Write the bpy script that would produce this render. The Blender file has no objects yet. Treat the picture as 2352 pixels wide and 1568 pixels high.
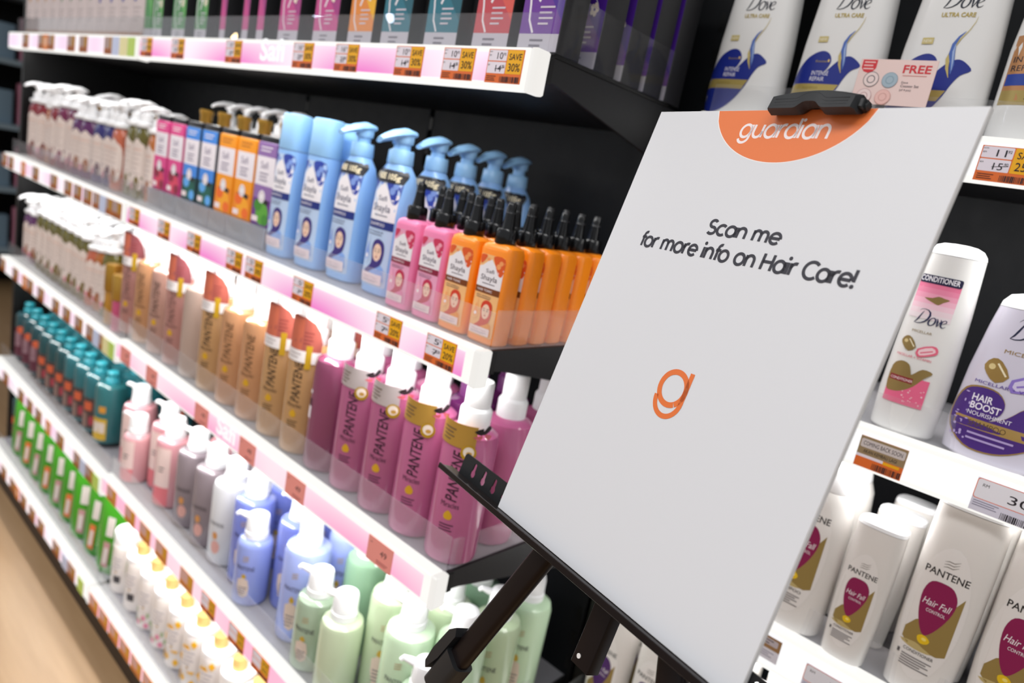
import bpy, bmesh, math, random
from mathutils import Vector, Matrix
from mathutils.geometry import tessellate_polygon
random.seed(7)
C = bpy.context.scene
COL = C.collection
EYE = 1.27                      # camera height; every z below is written relative to the camera and lifted by EYE

# ------------------------------------------------------------------ camera, world, light, exposure
cam = bpy.data.cameras.new('camera')
cam.sensor_width = 36.0
cam.lens = 36.0 * 1607.12 / 2352.0
cam.clip_start = 0.02
cam.dof.use_dof = True
cam.dof.focus_distance = 0.62
cam.dof.aperture_fstop = 4.0
camo = bpy.data.objects.new('camera', cam)
COL.objects.link(camo)
r0 = Vector((0.72712397, 0.65896252, 0.19250745))
r1 = Vector((0.28468747, -0.03426514, -0.95800779))
r2 = Vector((-0.62469494, 0.75139489, -0.21251337))
m = Matrix.Identity(4)
for i in range(3):
    m[i][0], m[i][1], m[i][2] = r0[i], -r1[i], -r2[i]
m.translation = (0, 0, EYE)
camo.matrix_world = m
C.camera = camo
C.view_settings.view_transform = 'Standard'
C.view_settings.look = 'None'
C.view_settings.gamma = 1.0
C.view_settings.exposure = 0.0
C.view_settings.use_curve_mapping = False

w = bpy.data.worlds.new('shop_ambience')
C.world = w
w.use_nodes = True
bg = w.node_tree.nodes['Background']
bg.inputs[0].default_value = (0.93, 0.96, 1.0, 1)
bg.inputs[1].default_value = 0.5


def area(name, loc, sx, sy, power, rot=(0, 0, 0), col=(1, 1, 1), parent=None):
    l = bpy.data.lights.new(name, 'AREA')
    l.shape = 'RECTANGLE'
    l.size, l.size_y, l.energy, l.color = sx, sy, power, col
    o = bpy.data.objects.new(name, l)
    o.location, o.rotation_euler = loc, rot
    COL.objects.link(o)
    if parent:
        o.parent = parent
    return o


area('ceiling_panel_light', (-0.6, -0.9, 3.1), 2.6, 0.6, 48, (math.radians(-16), 0, 0), (1, .99, .98))
area('ceiling_panel_light', (-2.6, -1.2, 3.1), 2.0, 0.6, 32, (math.radians(-16), 0, 0), (1, .99, .98))
area('ceiling_panel_light', (0.9, -0.7, 3.1), 1.2, 0.6, 18, (math.radians(-16), 0, 0), (1, .99, .98))

# ------------------------------------------------------------------ materials
_M = {}


def lin(h):
    h = h.lstrip('#')
    c = [int(h[i:i + 2], 16) / 255 for i in (0, 2, 4)]
    return tuple(x / 12.92 if x <= .04045 else ((x + .055) / 1.055) ** 2.4 for x in c) + (1,)


def M(hexc, rough=.45, metal=0., spec=.5, emit=0., coat=0., trans=0., noise=0., sss=0.):
    key = (hexc, rough, metal, spec, emit, coat, trans, noise, sss)
    if key in _M:
        return _M[key]
    mt = bpy.data.materials.new('mat_' + hexc.lstrip('#'))
    mt.use_nodes = True
    nt = mt.node_tree
    b = nt.nodes['Principled BSDF']
    b.inputs['Base Color'].default_value = lin(hexc)
    b.inputs['Roughness'].default_value = rough
    b.inputs['Metallic'].default_value = metal
    b.inputs['Specular IOR Level'].default_value = spec
    b.inputs['Coat Weight'].default_value = coat
    b.inputs['Transmission Weight'].default_value = trans
    if emit:
        b.inputs['Base Color'].default_value = (0, 0, 0, 1)
        b.inputs['Emission Color'].default_value = lin(hexc)
        b.inputs['Emission Strength'].default_value = emit
    if noise:
        tx = nt.nodes.new('ShaderNodeTexNoise')
        tx.inputs['Scale'].default_value = 60
        mp = nt.nodes.new('ShaderNodeMapRange')
        mp.inputs[3].default_value = max(0, rough - noise)
        mp.inputs[4].default_value = min(1, rough + noise)
        nt.links.new(tx.outputs[0], mp.inputs[0])
        nt.links.new(mp.outputs[0], b.inputs['Roughness'])
    _M[key] = mt
    return mt


def clear_mat(name, tint='#ffffff', veil=.05, ior=1.35, rough=.03):
    """clear plastic: see-through with a milky film and a mirror sheen at grazing angles"""
    mt = bpy.data.materials.new(name)
    mt.use_nodes = True
    nt = mt.node_tree
    nt.nodes.clear()
    N = nt.nodes.new
    out = N('ShaderNodeOutputMaterial')
    tr = N('ShaderNodeBsdfTransparent')
    tr.inputs[0].default_value = lin(tint)
    df, tl = N('ShaderNodeBsdfDiffuse'), N('ShaderNodeBsdfTranslucent')
    df.inputs[0].default_value = tl.inputs[0].default_value = (.9, .9, .93, 1)
    m0, m1, m2 = N('ShaderNodeMixShader'), N('ShaderNodeMixShader'), N('ShaderNodeMixShader')
    m0.inputs[0].default_value = .5
    m1.inputs[0].default_value = veil
    gl, fr = N('ShaderNodeBsdfGlossy'), N('ShaderNodeFresnel')
    gl.inputs['Roughness'].default_value = rough
    geo, mx_ = N('ShaderNodeNewGeometry'), N('ShaderNodeMapRange')
    mx_.inputs[3].default_value, mx_.inputs[4].default_value = ior, 1 / ior     # same sheen on both faces of the sheet
    nt.links.new(geo.outputs['Backfacing'], mx_.inputs[0])
    nt.links.new(mx_.outputs[0], fr.inputs[0])
    for x, y in ((df, (m0, 1)), (tl, (m0, 2)), (tr, (m1, 1)), (m0, (m1, 2)), (fr, (m2, 0)), (m1, (m2, 1)), (gl, (m2, 2)), (m2, (out, 0))):
        nt.links.new(x.outputs[0], y[0].inputs[y[1]])
    return mt


ACRYL = clear_mat('clear_acrylic', veil=.05, ior=1.45, rough=.012)
FILM = clear_mat('milky_acrylic', veil=.13, ior=1.2)
TRAY = clear_mat('clear_tray', '#e8ecf4', veil=.3)
BLACK = M('#060607', .45, 0, .35, noise=.06)
CHAR = M('#2b2b30', .55, noise=.05)
WHITE = M('#f2f2f2', .35)
CAPW = M('#f6f6f8', .3)
GOLD = M('#c79a45', .32, .75)
NAVY = M('#1c1c6a', .4)

# ------------------------------------------------------------------ mesh building


class MB:
    def __init__(s):
        s.v, s.f, s.mi, s.mats = [], [], [], []

    def _m(s, mat):
        if mat not in s.mats:
            s.mats.append(mat)
        return s.mats.index(mat)

    def add(s, vs, fs, mat):
        o, k = len(s.v), s._m(mat)
        s.v += [tuple(p) for p in vs]
        for f in fs:
            s.f.append(tuple(o + i for i in f))
            s.mi.append(k)
        return s

    def loft(s, rings, mat, cap0=True, cap1=True, closed=False):
        n = len(rings[0])
        vs = [p for r in rings for p in r]
        fs = []
        R = len(rings)
        for a in range(R if closed else R - 1):
            b = (a + 1) % R
            for i in range(n):
                j = (i + 1) % n
                fs.append((a * n + i, a * n + j, b * n + j, b * n + i))
        if not closed:
            if cap0:
                fs.append(tuple(reversed(range(n))))
            if cap1:
                fs.append(tuple((R - 1) * n + i for i in range(n)))
        return s.add(vs, fs, mat)

    def lathe(s, prof, mat, N=20, cx=0, cy=0, **k):
        return s.loft([[(cx + r * math.cos(2 * math.pi * i / N), cy + r * math.sin(2 * math.pi * i / N), z)
                        for i in range(N)] for r, z in prof], mat, **k)

    def rbox(s, x0, x1, y0, y1, z0, z1, mat, r=.002, c=.0, seg=3):
        if c <= 0:
            return s.loft([rrect(x0, x1, y0, y1, r, z, seg) for z in (z0, z1)], mat)
        zs = [(z0, c), (z0 + c, 0), (z1 - c, 0), (z1, c)]
        return s.loft([rrect(x0 + q, x1 - q, y0 + q, y1 - q, max(r - q, .0002), z, seg) for z, q in zs], mat)

    def box(s, x0, x1, y0, y1, z0, z1, mat):
        vs = [(x, y, z) for z in (z0, z1) for x, y in ((x0, y0), (x1, y0), (x1, y1), (x0, y1))]
        return s.add(vs, [(3, 2, 1, 0), (4, 5, 6, 7), (0, 1, 5, 4), (1, 2, 6, 5), (2, 3, 7, 6), (3, 0, 4, 7)], mat)

    def tube(s, path, rad, mat, N=10):
        P = [Vector(p) for p in path]
        rings = []
        up = Vector((0, 0, 1))
        for i, p in enumerate(P):
            t = (P[min(i + 1, len(P) - 1)] - P[max(i - 1, 0)]).normalized()
            a = t.cross(up)
            if a.length < 1e-4:
                a = t.cross(Vector((0, 1, 0)))
            a.normalize()
            b = a.cross(t)
            rr = rad[i] if isinstance(rad, (list, tuple)) else rad
            rings.append([tuple(p + a * (rr * math.cos(2 * math.pi * k / N)) + b * (-rr * math.sin(2 * math.pi * k / N)))
                          for k in range(N)])
        return s.loft(rings, mat)

    def build(s, name, parent=None, angle=35, mat_world=None):
        me = bpy.data.meshes.new(name)
        me.from_pydata(s.v, [], s.f)
        for mt in s.mats:
            me.materials.append(mt)
        me.polygons.foreach_set('material_index', s.mi)
        me.polygons.foreach_set('use_smooth', [True] * len(s.f))
        me.update()
        me.set_sharp_from_angle(angle=math.radians(angle))
        o = bpy.data.objects.new(name, me)
        COL.objects.link(o)
        if parent:
            o.parent = parent
        return o


def rrect(x0, x1, y0, y1, r, z, seg=3):
    pts = []
    for cx, cy, a in ((x1 - r, y0 + r, -90), (x1 - r, y1 - r, 0), (x0 + r, y1 - r, 90), (x0 + r, y0 + r, 180)):
        for k in range(seg + 1):
            t = math.radians(a + 90 * k / seg)
            pts.append((cx + r * math.cos(t), cy + r * math.sin(t), z))
    return pts


def sup(rx, ry, n, z, N=28, cx=0, cy=0):
    pts = []
    for i in range(N):
        t = 2 * math.pi * i / N
        c, s_ = math.cos(t), math.sin(t)
        pts.append((cx + rx * math.copysign(abs(c) ** (2 / n), c), cy + ry * math.copysign(abs(s_) ** (2 / n), s_), z))
    return pts


def body_loft(mb, spec, mat, N=28):
    return mb.loft([sup(rx, ry, n, z, N) for z, rx, ry, n in spec], mat)


def surf(spec):
    def fn(u, z, off):
        a = spec[0]
        for b in spec[1:]:
            if z <= b[0]:
                break
            a = b
        t = 0 if b[0] == a[0] else min(1, max(0, (z - a[0]) / (b[0] - a[0])))
        rx, ry, n = (a[i] + (b[i] - a[i]) * t for i in (1, 2, 3))
        if n <= 2.05:
            q = u / max(rx, 1e-5)
            q = max(-3.1, min(3.1, q))
            return ((rx + off) * math.sin(q), -(ry + off) * math.cos(q), z)
        k = min(.995, abs(u) / rx)
        return (u, -(ry * (1 - k ** n) ** (1 / n)) - off, z)
    return fn


def flat(y=0.):
    return lambda u, z, off: (u, y - off, z)


_T = {}


def tmesh(s, shear=0., bold=0.):
    k = (s, shear, bold)
    if k not in _T:
        cu = bpy.data.curves.new('t', 'FONT')
        cu.body, cu.size, cu.shear, cu.offset = s, 1.0, shear, bold
        cu.resolution_u = 3
        o = bpy.data.objects.new('t', cu)
        me = bpy.data.meshes.new_from_object(o)
        vs = [(p.co.x, p.co.y) for p in me.vertices]
        fs = [tuple(f.vertices) for f in me.polygons]
        bpy.data.objects.remove(o)
        bpy.data.curves.remove(cu)
        bpy.data.meshes.remove(me)
        _T[k] = (vs, fs)
    return _T[k]


def ribbon(pts, wd):
    n = len(pts)
    L, Rr = [], []
    for i in range(n):
        a, b = pts[max(i - 1, 0)], pts[min(i + 1, n - 1)]
        dx, dy = b[0] - a[0], b[1] - a[1]
        d = math.hypot(dx, dy) or 1
        h = (wd[i] if isinstance(wd, (list, tuple)) else wd) / 2
        L.append((pts[i][0] - dy / d * h, pts[i][1] + dx / d * h))
        Rr.append((pts[i][0] + dy / d * h, pts[i][1] - dx / d * h))
    vs = L + Rr
    fs = [(i, n + i, n + i + 1, i + 1) for i in range(n - 1)]
    return vs, fs


def arc(cx, cy, rx, ry, a0, a1, n=18):
    return [(cx + rx * math.cos(math.radians(a0 + (a1 - a0) * i / n)), cy + ry * math.sin(math.radians(a0 + (a1 - a0) * i / n)))
            for i in range(n + 1)]


def ellp(cx, cz, rx, rz, n=20):
    return arc(cx, cz, rx, rz, 0, 360 - 360 / n, n - 1)


def smooth_closed(P, k=4):
    n = len(P)
    out = []
    for i in range(n):
        a, b, c, d = P[i - 1], P[i], P[(i + 1) % n], P[(i + 2) % n]
        for j in range(k):
            t = j / k
            out.append(tuple(.5 * (2 * b[q] + (c[q] - a[q]) * t + (2 * a[q] - 5 * b[q] + 4 * c[q] - d[q]) * t * t
                                   + (3 * b[q] - a[q] - 3 * c[q] + d[q]) * t ** 3) for q in (0, 1)))
    return out


class Art:
    """flat print: pieces in (u, z), later laid on a surface"""

    def __init__(s, ox=0., oz=0., sc=1.):
        s.p, s.L, s.ox, s.oz, s.sc = [], 0, ox, oz, sc

    def _t(s, pts):
        return [(s.ox + x * s.sc, s.oz + z * s.sc) for x, z in pts]

    def poly(s, pts, mat, smooth=0, up=1):
        s.L += up
        if smooth:
            pts = smooth_closed(pts, smooth)
        s.p.append((0, s._t(pts), None, mat, s.L))
        return s

    def rect(s, x0, x1, z0, z1, mat, r=0):
        if r:
            pts = [(x, z) for x, z, _ in rrect(x0, x1, z0, z1, r, 0, 4)]
        else:
            pts = [(x0, z0), (x1, z0), (x1, z1), (x0, z1)]
        return s.poly(pts, mat)

    def ell(s, cx, cz, rx, rz, mat, n=20):
        return s.poly(ellp(cx, cz, rx, rz, n), mat)

    def stroke(s, pts, wd, mat, up=1):
        s.L += up
        vs, fs = ribbon(pts, wd)
        s.p.append((1, s._t(vs), fs, mat, s.L))
        return s

    def text(s, t, cx, z, wd, mat, h=None, rot=0, shear=0., bold=0.):
        vs, fs = tmesh(t, shear, bold)
        x0, x1 = min(p[0] for p in vs), max(p[0] for p in vs)
        k = wd / (x1 - x0)
        kz = k if h is None else h / .7
        q = [((p[0] - (x0 + x1) / 2) * k, p[1] * kz) for p in vs]
        c, sn = math.cos(math.radians(rot)), math.sin(math.radians(rot))
        q = [(cx + x * c - y * sn, z + x * sn + y * c) for x, y in q]
        s.L += 1
        s.p.append((1, s._t(q), fs, mat, s.L))
        return s

    def bars(s, x0, x1, z0, z1, mat, n=14, seed=1):
        rn = random.Random(seed)
        x = x0
        d = (x1 - x0) / n
        s.L += 1
        while x < x1:
            wd = d * rn.choice((.3, .5, .9))
            s.p.append((1, s._t([(x, z0), (x + wd, z0), (x + wd, z1), (x, z1)]), [(0, 1, 2, 3)], mat, s.L))
            x += wd + d * rn.choice((.3, .5, .7))
        return s

    def lines(s, x0, x1, z1, n, dz, mat, wd=None):
        s.L += 1
        for i in range(n):
            z = z1 - i * dz
            e = x1 - (x1 - x0) * (.0, .15, .05, .3)[i % 4]
            h = wd or dz * .4
            s.p.append((1, s._t([(x0, z - h), (e, z - h), (e, z), (x0, z)]), [(0, 1, 2, 3)], mat, s.L))
        return s

    def into(s, mb, fn, step=None, base=.0002, dl=.00004):
        for kind, pts, fs, mat, L in s.p:
            off = base + dl * L
            if kind == 0:
                fs = [list(t) for t in tessellate_polygon([[Vector((x, z, 0)) for x, z in pts]])]
            pts2, fs2 = pts, fs
            if step and (kind == 0 or max(p[0] for p in pts) - min(p[0] for p in pts) > step):
                bm = bmesh.new()
                vv = [bm.verts.new((x, 0, z)) for x, z in pts]
                for t in fs:
                    try:
                        bm.faces.new([vv[i] for i in t])
                    except ValueError:
                        pass
                for ax in (0, 2):
                    st = step if ax == 0 else step * 2.5
                    lo, hi = min(p[ax // 2] for p in pts), max(p[ax // 2] for p in pts)
                    q = math.ceil(lo / st) * st
                    while q < hi:
                        co, no = [0, 0, 0], [0, 0, 0]
                        co[ax], no[ax] = q, 1
                        bmesh.ops.bisect_plane(bm, geom=bm.verts[:] + bm.edges[:] + bm.faces[:], plane_co=co, plane_no=no)
                        q += st
                bm.verts.index_update()
                pts2 = [(v.co.x, v.co.z) for v in bm.verts]
                fs2 = [[v.index for v in f.verts] for f in bm.faces]
                bm.free()
            fx = []
            for f in fs2:
                ar = sum(pts2[f[i]][0] * pts2[f[(i + 1) % len(f)]][1] - pts2[f[(i + 1) % len(f)]][0] * pts2[f[i]][1] for i in range(len(f)))
                fx.append(tuple(f) if ar > 0 else tuple(reversed(f)))
            mb.add([fn(x, z, off) for x, z in pts2], fx, mat)
        return mb

    def part(s, name, parent, fn, step=None, base=.0002):
        return s.into(MB(), fn, step, base).build(name, parent, 60)


# ------------------------------------------------------------------ things, tags, copies


def tag(o, label, cat, group=None, kind=None):
    o['label'], o['category'] = label, cat
    if group:
        o['group'] = group
    if kind:
        o['kind'] = kind
    return o


def thing(name, label='', cat='', loc=(0, 0, 0), rz=0., group=None):
    o = bpy.data.objects.new(name, None)
    o.empty_display_size = .02
    COL.objects.link(o)
    o.location = (loc[0], loc[1], loc[2] + EYE)
    o.rotation_euler = (0, 0, rz)
    return tag(o, label, cat, group)


def kids(o):
    return [c for c in bpy.data.objects if c.parent == o]


class Proto:
    """first placement moves the built thing itself, later ones copy it with its parts"""

    def __init__(s, root):
        s.root, s.used = root, False
        ch = []
        todo = list(s.root.children)
        s.kids = [(c, list(c.children)) for c in todo]

    def put(s, x, y, z, label, group, rz=None):
        rz = math.radians(random.uniform(-4, 4)) if rz is None else rz
        if not s.used:
            r = s.root
            s.used = True
        else:
            r = s.root.copy()
            COL.objects.link(r)
            for c, sub in s.kids:
                d = c.copy()
                COL.objects.link(d)
                d.parent = r
                for g in sub:
                    e = g.copy()
                    COL.objects.link(e)
                    e.parent = d
        r.location = (x, y, z + EYE)
        r.rotation_euler = (0, 0, rz)
        r['label'] = label
        r['group'] = group
        return r


ORD = 'first second third fourth fifth sixth seventh eighth ninth tenth eleventh twelfth thirteenth fourteenth fifteenth sixteenth'.split()
exec_later = []

# ------------------------------------------------------------------ setting: floor, gondola frames
def world_obj(mb, name, kind=None, angle=35):
    o = mb.build(name, None, angle)
    o.location = (0, 0, EYE)
    if kind:
        o['kind'] = kind
    return o


def floor_mat():
    mt = M('#b08c66', .34)
    mt = mt.copy()
    nt = mt.node_tree
    b = nt.nodes['Principled BSDF']
    tc = nt.nodes.new('ShaderNodeTexCoord')
    mp = nt.nodes.new('ShaderNodeMapping')
    mp.inputs['Scale'].default_value = (1.2, 14, 1)
    nz = nt.nodes.new('ShaderNodeTexNoise')
    nz.inputs['Scale'].default_value = 3.0
    nz.inputs['Detail'].default_value = 6
    rp = nt.nodes.new('ShaderNodeValToRGB')
    rp.color_ramp.elements[0].color = lin('#8f6f4c')
    rp.color_ramp.elements[1].color = lin('#ad8d69')
    nt.links.new(tc.outputs['Object'], mp.inputs[0])
    nt.links.new(mp.outputs[0], nz.inputs[0])
    nt.links.new(nz.outputs[0], rp.inputs[0])
    nt.links.new(rp.outputs[0], b.inputs['Base Color'])
    return mt


world_obj(MB().box(-17, 3, -8, 3, -1.32, -1.27, floor_mat()), 'floor', 'structure')
wallm = M('#0c0d10', .7, noise=.1)
world_obj(MB().box(-9, 3, 1.40, 1.45, -1.27, 1.9, wallm), 'wall_back', 'structure')

PANEL = M('#05070c', .6, 0, .25, noise=.08)


def frame(label, x0, x1, yb, ztop, seams, side_l, side_r, plinth_y, side_label, plinth_label, group=None):
    t = thing('shelving_frame', label, 'shelving unit', (x0, yb, -1.27), 0, group)
    mb = MB()
    xs = [0] + [s - x0 for s in seams] + [x1 - x0]
    for a, b in zip(xs[:-1], xs[1:]):
        mb.box(a + .008, b - .008, 0, .012, .12, ztop + 1.27, PANEL)
    mb.build('back_panel', t)
    for s in [x0 + .02] + list(seams) + [x1 - .02]:
        u = MB().box(s - x0 - .018, s - x0 + .018, .013, .05, 0, ztop + 1.27, BLACK)
        for k in range(40):
            u.box(s - x0 - .004, s - x0 + .004, -.0005, .002, .2 + k * .05, .225 + k * .05, BLACK)
        u.build('upright', t)
    for yy in (side_l, side_r):
        if yy:
            xx = x0 if yy == side_l else x1 - .018
            o = world_obj(MB().box(xx, xx + .018, yy, yb - .0005, -1.27, ztop, BLACK), 'shelving_partition')
            tag(o, 'black upright side panel closing ' + side_label, 'panel')
    o = world_obj(MB().box(x0 + .02, x1 - .02, plinth_y, yb - .02, -1.269, -1.19, M('#2a1d14', .5)), 'kick_plate')
    tag(o, 'dark brown kick plate on the floor under ' + plinth_label, 'plinth')
    return t


frame('black shelving frame behind the long lit shelves, dark navy back panels', -2.63, -.535, 1.0, .75, (-1.638, -1.163), .64, 0, .605, 'the far end of the pale-lit shelves', 'the lowest lit shelves')
frame('black set-back shelving frame behind the sign, holding white bottles', -.52, .55, 1.28, .75, (), .97, 0, .92, 'the set-back shelves beside the blue bird bottles', 'the set-back shelves behind the easel')


def strip_mat(kind, length, ph=0.):
    mt = bpy.data.materials.new('backlit_print_' + kind)
    mt.use_nodes = True
    nt = mt.node_tree
    b = nt.nodes['Principled BSDF']
    b.inputs['Base Color'].default_value = (.02, .02, .02, 1)
    b.inputs['Roughness'].default_value = .15
    tc = nt.nodes.new('ShaderNodeTexCoord')
    sp = nt.nodes.new('ShaderNodeSeparateXYZ')
    nt.links.new(tc.outputs['Object'], sp.inputs[0])

    def mth(op, a, b_=None, c=None):
        n = nt.nodes.new('ShaderNodeMath')
        n.operation = op
        for i, x in enumerate((a, b_, c)):
            if x is None:
                continue
            if isinstance(x, (int, float)):
                n.inputs[i].default_value = x
            else:
                nt.links.new(x, n.inputs[i])
        return n.outputs[0]
    per = {'pink': .36, 'rose': .5, 'soft': .6, 'pale': .22, 'white': 1.0}[kind]
    wv = mth('SINE', mth('MULTIPLY_ADD', sp.outputs[0], 2 * math.pi / per, ph))
    wv = mth('MULTIPLY_ADD', wv, .5, .5)
    zf = mth('SUBTRACT', 1.0, mth('DIVIDE', mth('ADD', sp.outputs[2], .041), .036))
    zf = mth('MINIMUM', mth('MAXIMUM', zf, 0), 1)
    zf = mth('POWER', zf, .8)
    if kind in ('pink', 'rose'):
        fac = mth('MULTIPLY', mth('MULTIPLY_ADD', mth('POWER', wv, .7), .9, .1), mth('MULTIPLY_ADD', zf, .7, .3))
    else:
        fac = wv
    mx = nt.nodes.new('ShaderNodeMix')
    mx.data_type = 'RGBA'
    nt.links.new(fac, mx.inputs['Factor'])
    ca, cb = {'pink': ('#fff0f9', '#f06cc6'), 'rose': ('#ffe9f1', '#ff9fcb'), 'soft': ('#ffd9e6', '#ffb4d2'),
              'pale': ('#fff4fa', '#f3d3ea'), 'white': ('#ffffff', '#ffffff')}[kind]
    mx.inputs['A'].default_value, mx.inputs['B'].default_value = lin(ca), lin(cb)
    nt.links.new(mx.outputs['Result'], b.inputs['Emission Color'])
    b.inputs['Emission Strength'].default_value = 1.0
    return mt


HOUSE = M('#fffdf8', .3, emit=1.0)
SHELFTOP = M('#8d8b90', .35, noise=.08)
BRK = M('#161618', .5, 0, .4, noise=.06)


def shelf(label, x0, x1, yf, yb, zt, kind, end_r=False, end_l=False, guard=.048, side=.05, led=3.2, ph=0., railh=.043, group=None, bracket=True, cap_r=True):
    L, Dp = x1 - x0, yb - yf
    t = thing('store_shelf', label, 'shelf', (x0, yf, zt), 0, group)
    mb = MB()
    mb.box(0, L, .0228, Dp, -.028, -.0012, BRK)
    mb.box(0, L, .0228, Dp, -.0012, 0, SHELFTOP)
    mb.build('shelf_board', t)
    h = MB().rbox(0, L, 0, .0225, -railh, .0015, HOUSE, .002, .0012)
    h = h.build('rail_housing', t)
    MB().box(.006, L - .012, -.0012, .0004, -railh + .006, -.005, strip_mat(kind, L, ph)).build('backlit_strip', h)
    if cap_r:
        MB().rbox(L, L + .012, -.0005, .0232, -railh - .003, .002, M('#f8f5f0', .3, emit=.92), .003, .002).build('end_cap', h)
    mat = ACRYL if zt > .1 else FILM
    where = label.split(', ')[0].replace(', holding', '')
    if guard:
        o = world_obj(MB().rbox(x0 + .002, x1 + .006, yf + .0196, yf + .0222, zt + .0018, zt + guard, mat, .0012), 'front_guard')
        tag(o, 'clear acrylic lip along the front of the ' + where, 'shelf guard')
    for flag, xx, sg in ((end_r, L, 1), (end_l, 0, -1)):
        if not flag:
            continue
        a, b = (xx, xx + .004) if sg > 0 else (xx - .004, xx)
        o = world_obj(MB().box(x0 + a, x0 + b, yf + .03, yf + Dp * .72, zt + .002, zt + side, mat), 'side_guard')
        tag(o, 'clear acrylic sheet closing the end of the ' + where, 'shelf guard')
        if side > .06:
            MB().tube([(xx + .006 * sg, .012, -.022), (xx + .006 * sg, .018, -.006), (xx + .005 * sg, .035, .002), (xx + .005 * sg, Dp * .73, .002)],
                      .0032, BLACK, 8).build('guard_rod', t)
        if bracket:
            k = MB()
            y0, y1 = .016, Dp
            vs = []
            for x in (a + .0006, b + .002):
                vs += [(x, y0, 0), (x, y1, 0), (x, y1, -.024 - .19 * (y1 - .03)), (x, .05, -.028), (x, y0, -.026)]
            k.add(vs, [(0, 1, 2, 3, 4), (9, 8, 7, 6, 5)] + [(i, i + 5, (i + 1) % 5 + 5, (i + 1) % 5) for i in range(5)], BRK)
            o = k.build('shelf_bracket')
            o.location = (x0, yf, zt + EYE)
            tag(o, 'black tapered bracket under the end of the ' + where, 'bracket')
            MB().box(a + .0004, b + .003, .018, .036, -.03, -.003, BLACK).build('hook', o)
    if led:
        l = area('under_shelf_led', (L / 2, .035, -.031), L * .98, .02, led * L, (math.radians(22), 0, 0), (1, .99, .97), t)
    return t


BX, LX, RX = -1.638, -2.61, -.543
ZS = [.148, -.198, -.503, -.834, -1.133]
YF = [.6, .6, .6, .59, .58]
nm = ['topmost', 'second', 'third', 'fourth', 'lowest']
strips = ['pink', 'pink', 'rose', 'soft', 'soft']
for i, z in enumerate(ZS):
    extra = ['white lettering and save tags', 'orange and yellow save tags', 'pale pink bottles and red tags', 'blue and green bottles', 'white flowered bottles'][i]
    shelf(f'{nm[i]} pink-lit shelf of the near bay, with {extra}', BX, RX - .012, YF[i], 1.0, z, strips[i], True, False,
          guard=[.044, .048, .052, .045, .035][i], side=[.072, .05, .045, .045, .03][i], led=[1.7, 2.6, 3.0, 3.2, 0][i], ph=[.6, 1.2, 2.2, 0, 0][i])
    extra = ['cream cartons', 'amber pump bottles', 'olive pump bottles', 'teal bottles', 'green refill pouches'][i]
    shelf(f'{nm[i]} pale-lit shelf of the far bay, holding {extra}', LX, BX - .014, YF[i], 1.0, z - (.012 if i in (2, 3) else 0), 'pale', i in (2, 3, 4), False,
          guard=.045, side=.04, led=[1.2, 1.8, 1.8, 2.2, 0][i], ph=i, bracket=False)
ZR = [.147, -.194, -.490, -.825]
for i, z in enumerate(ZR):
    shelf(f'{["topmost", "second", "third", "lowest"][i]} white-lit set-back shelf behind the sign, holding {["blue-bird Dove", "pink and purple label", "magenta label", "purple balloon label"][i].replace("Dove ", "").replace(" Dove", "")} bottles', -.50, .5, .9, 1.27, z, 'white', False, True,
          guard=.042, side=.04, led=[3.2, 2.2, 2.4, 0][i], railh=[.046, .05, .056, .05][i], bracket=False, cap_r=False)

# ------------------------------------------------------------------ price tags
TINK, TYEL, TORG, TRED = M('#221c26', .6), M('#f7b40e', .5, emit=0), M('#e8702c', .5), M('#f0583a', .5)
PAPER = M('#efe6f0', .5)


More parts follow.
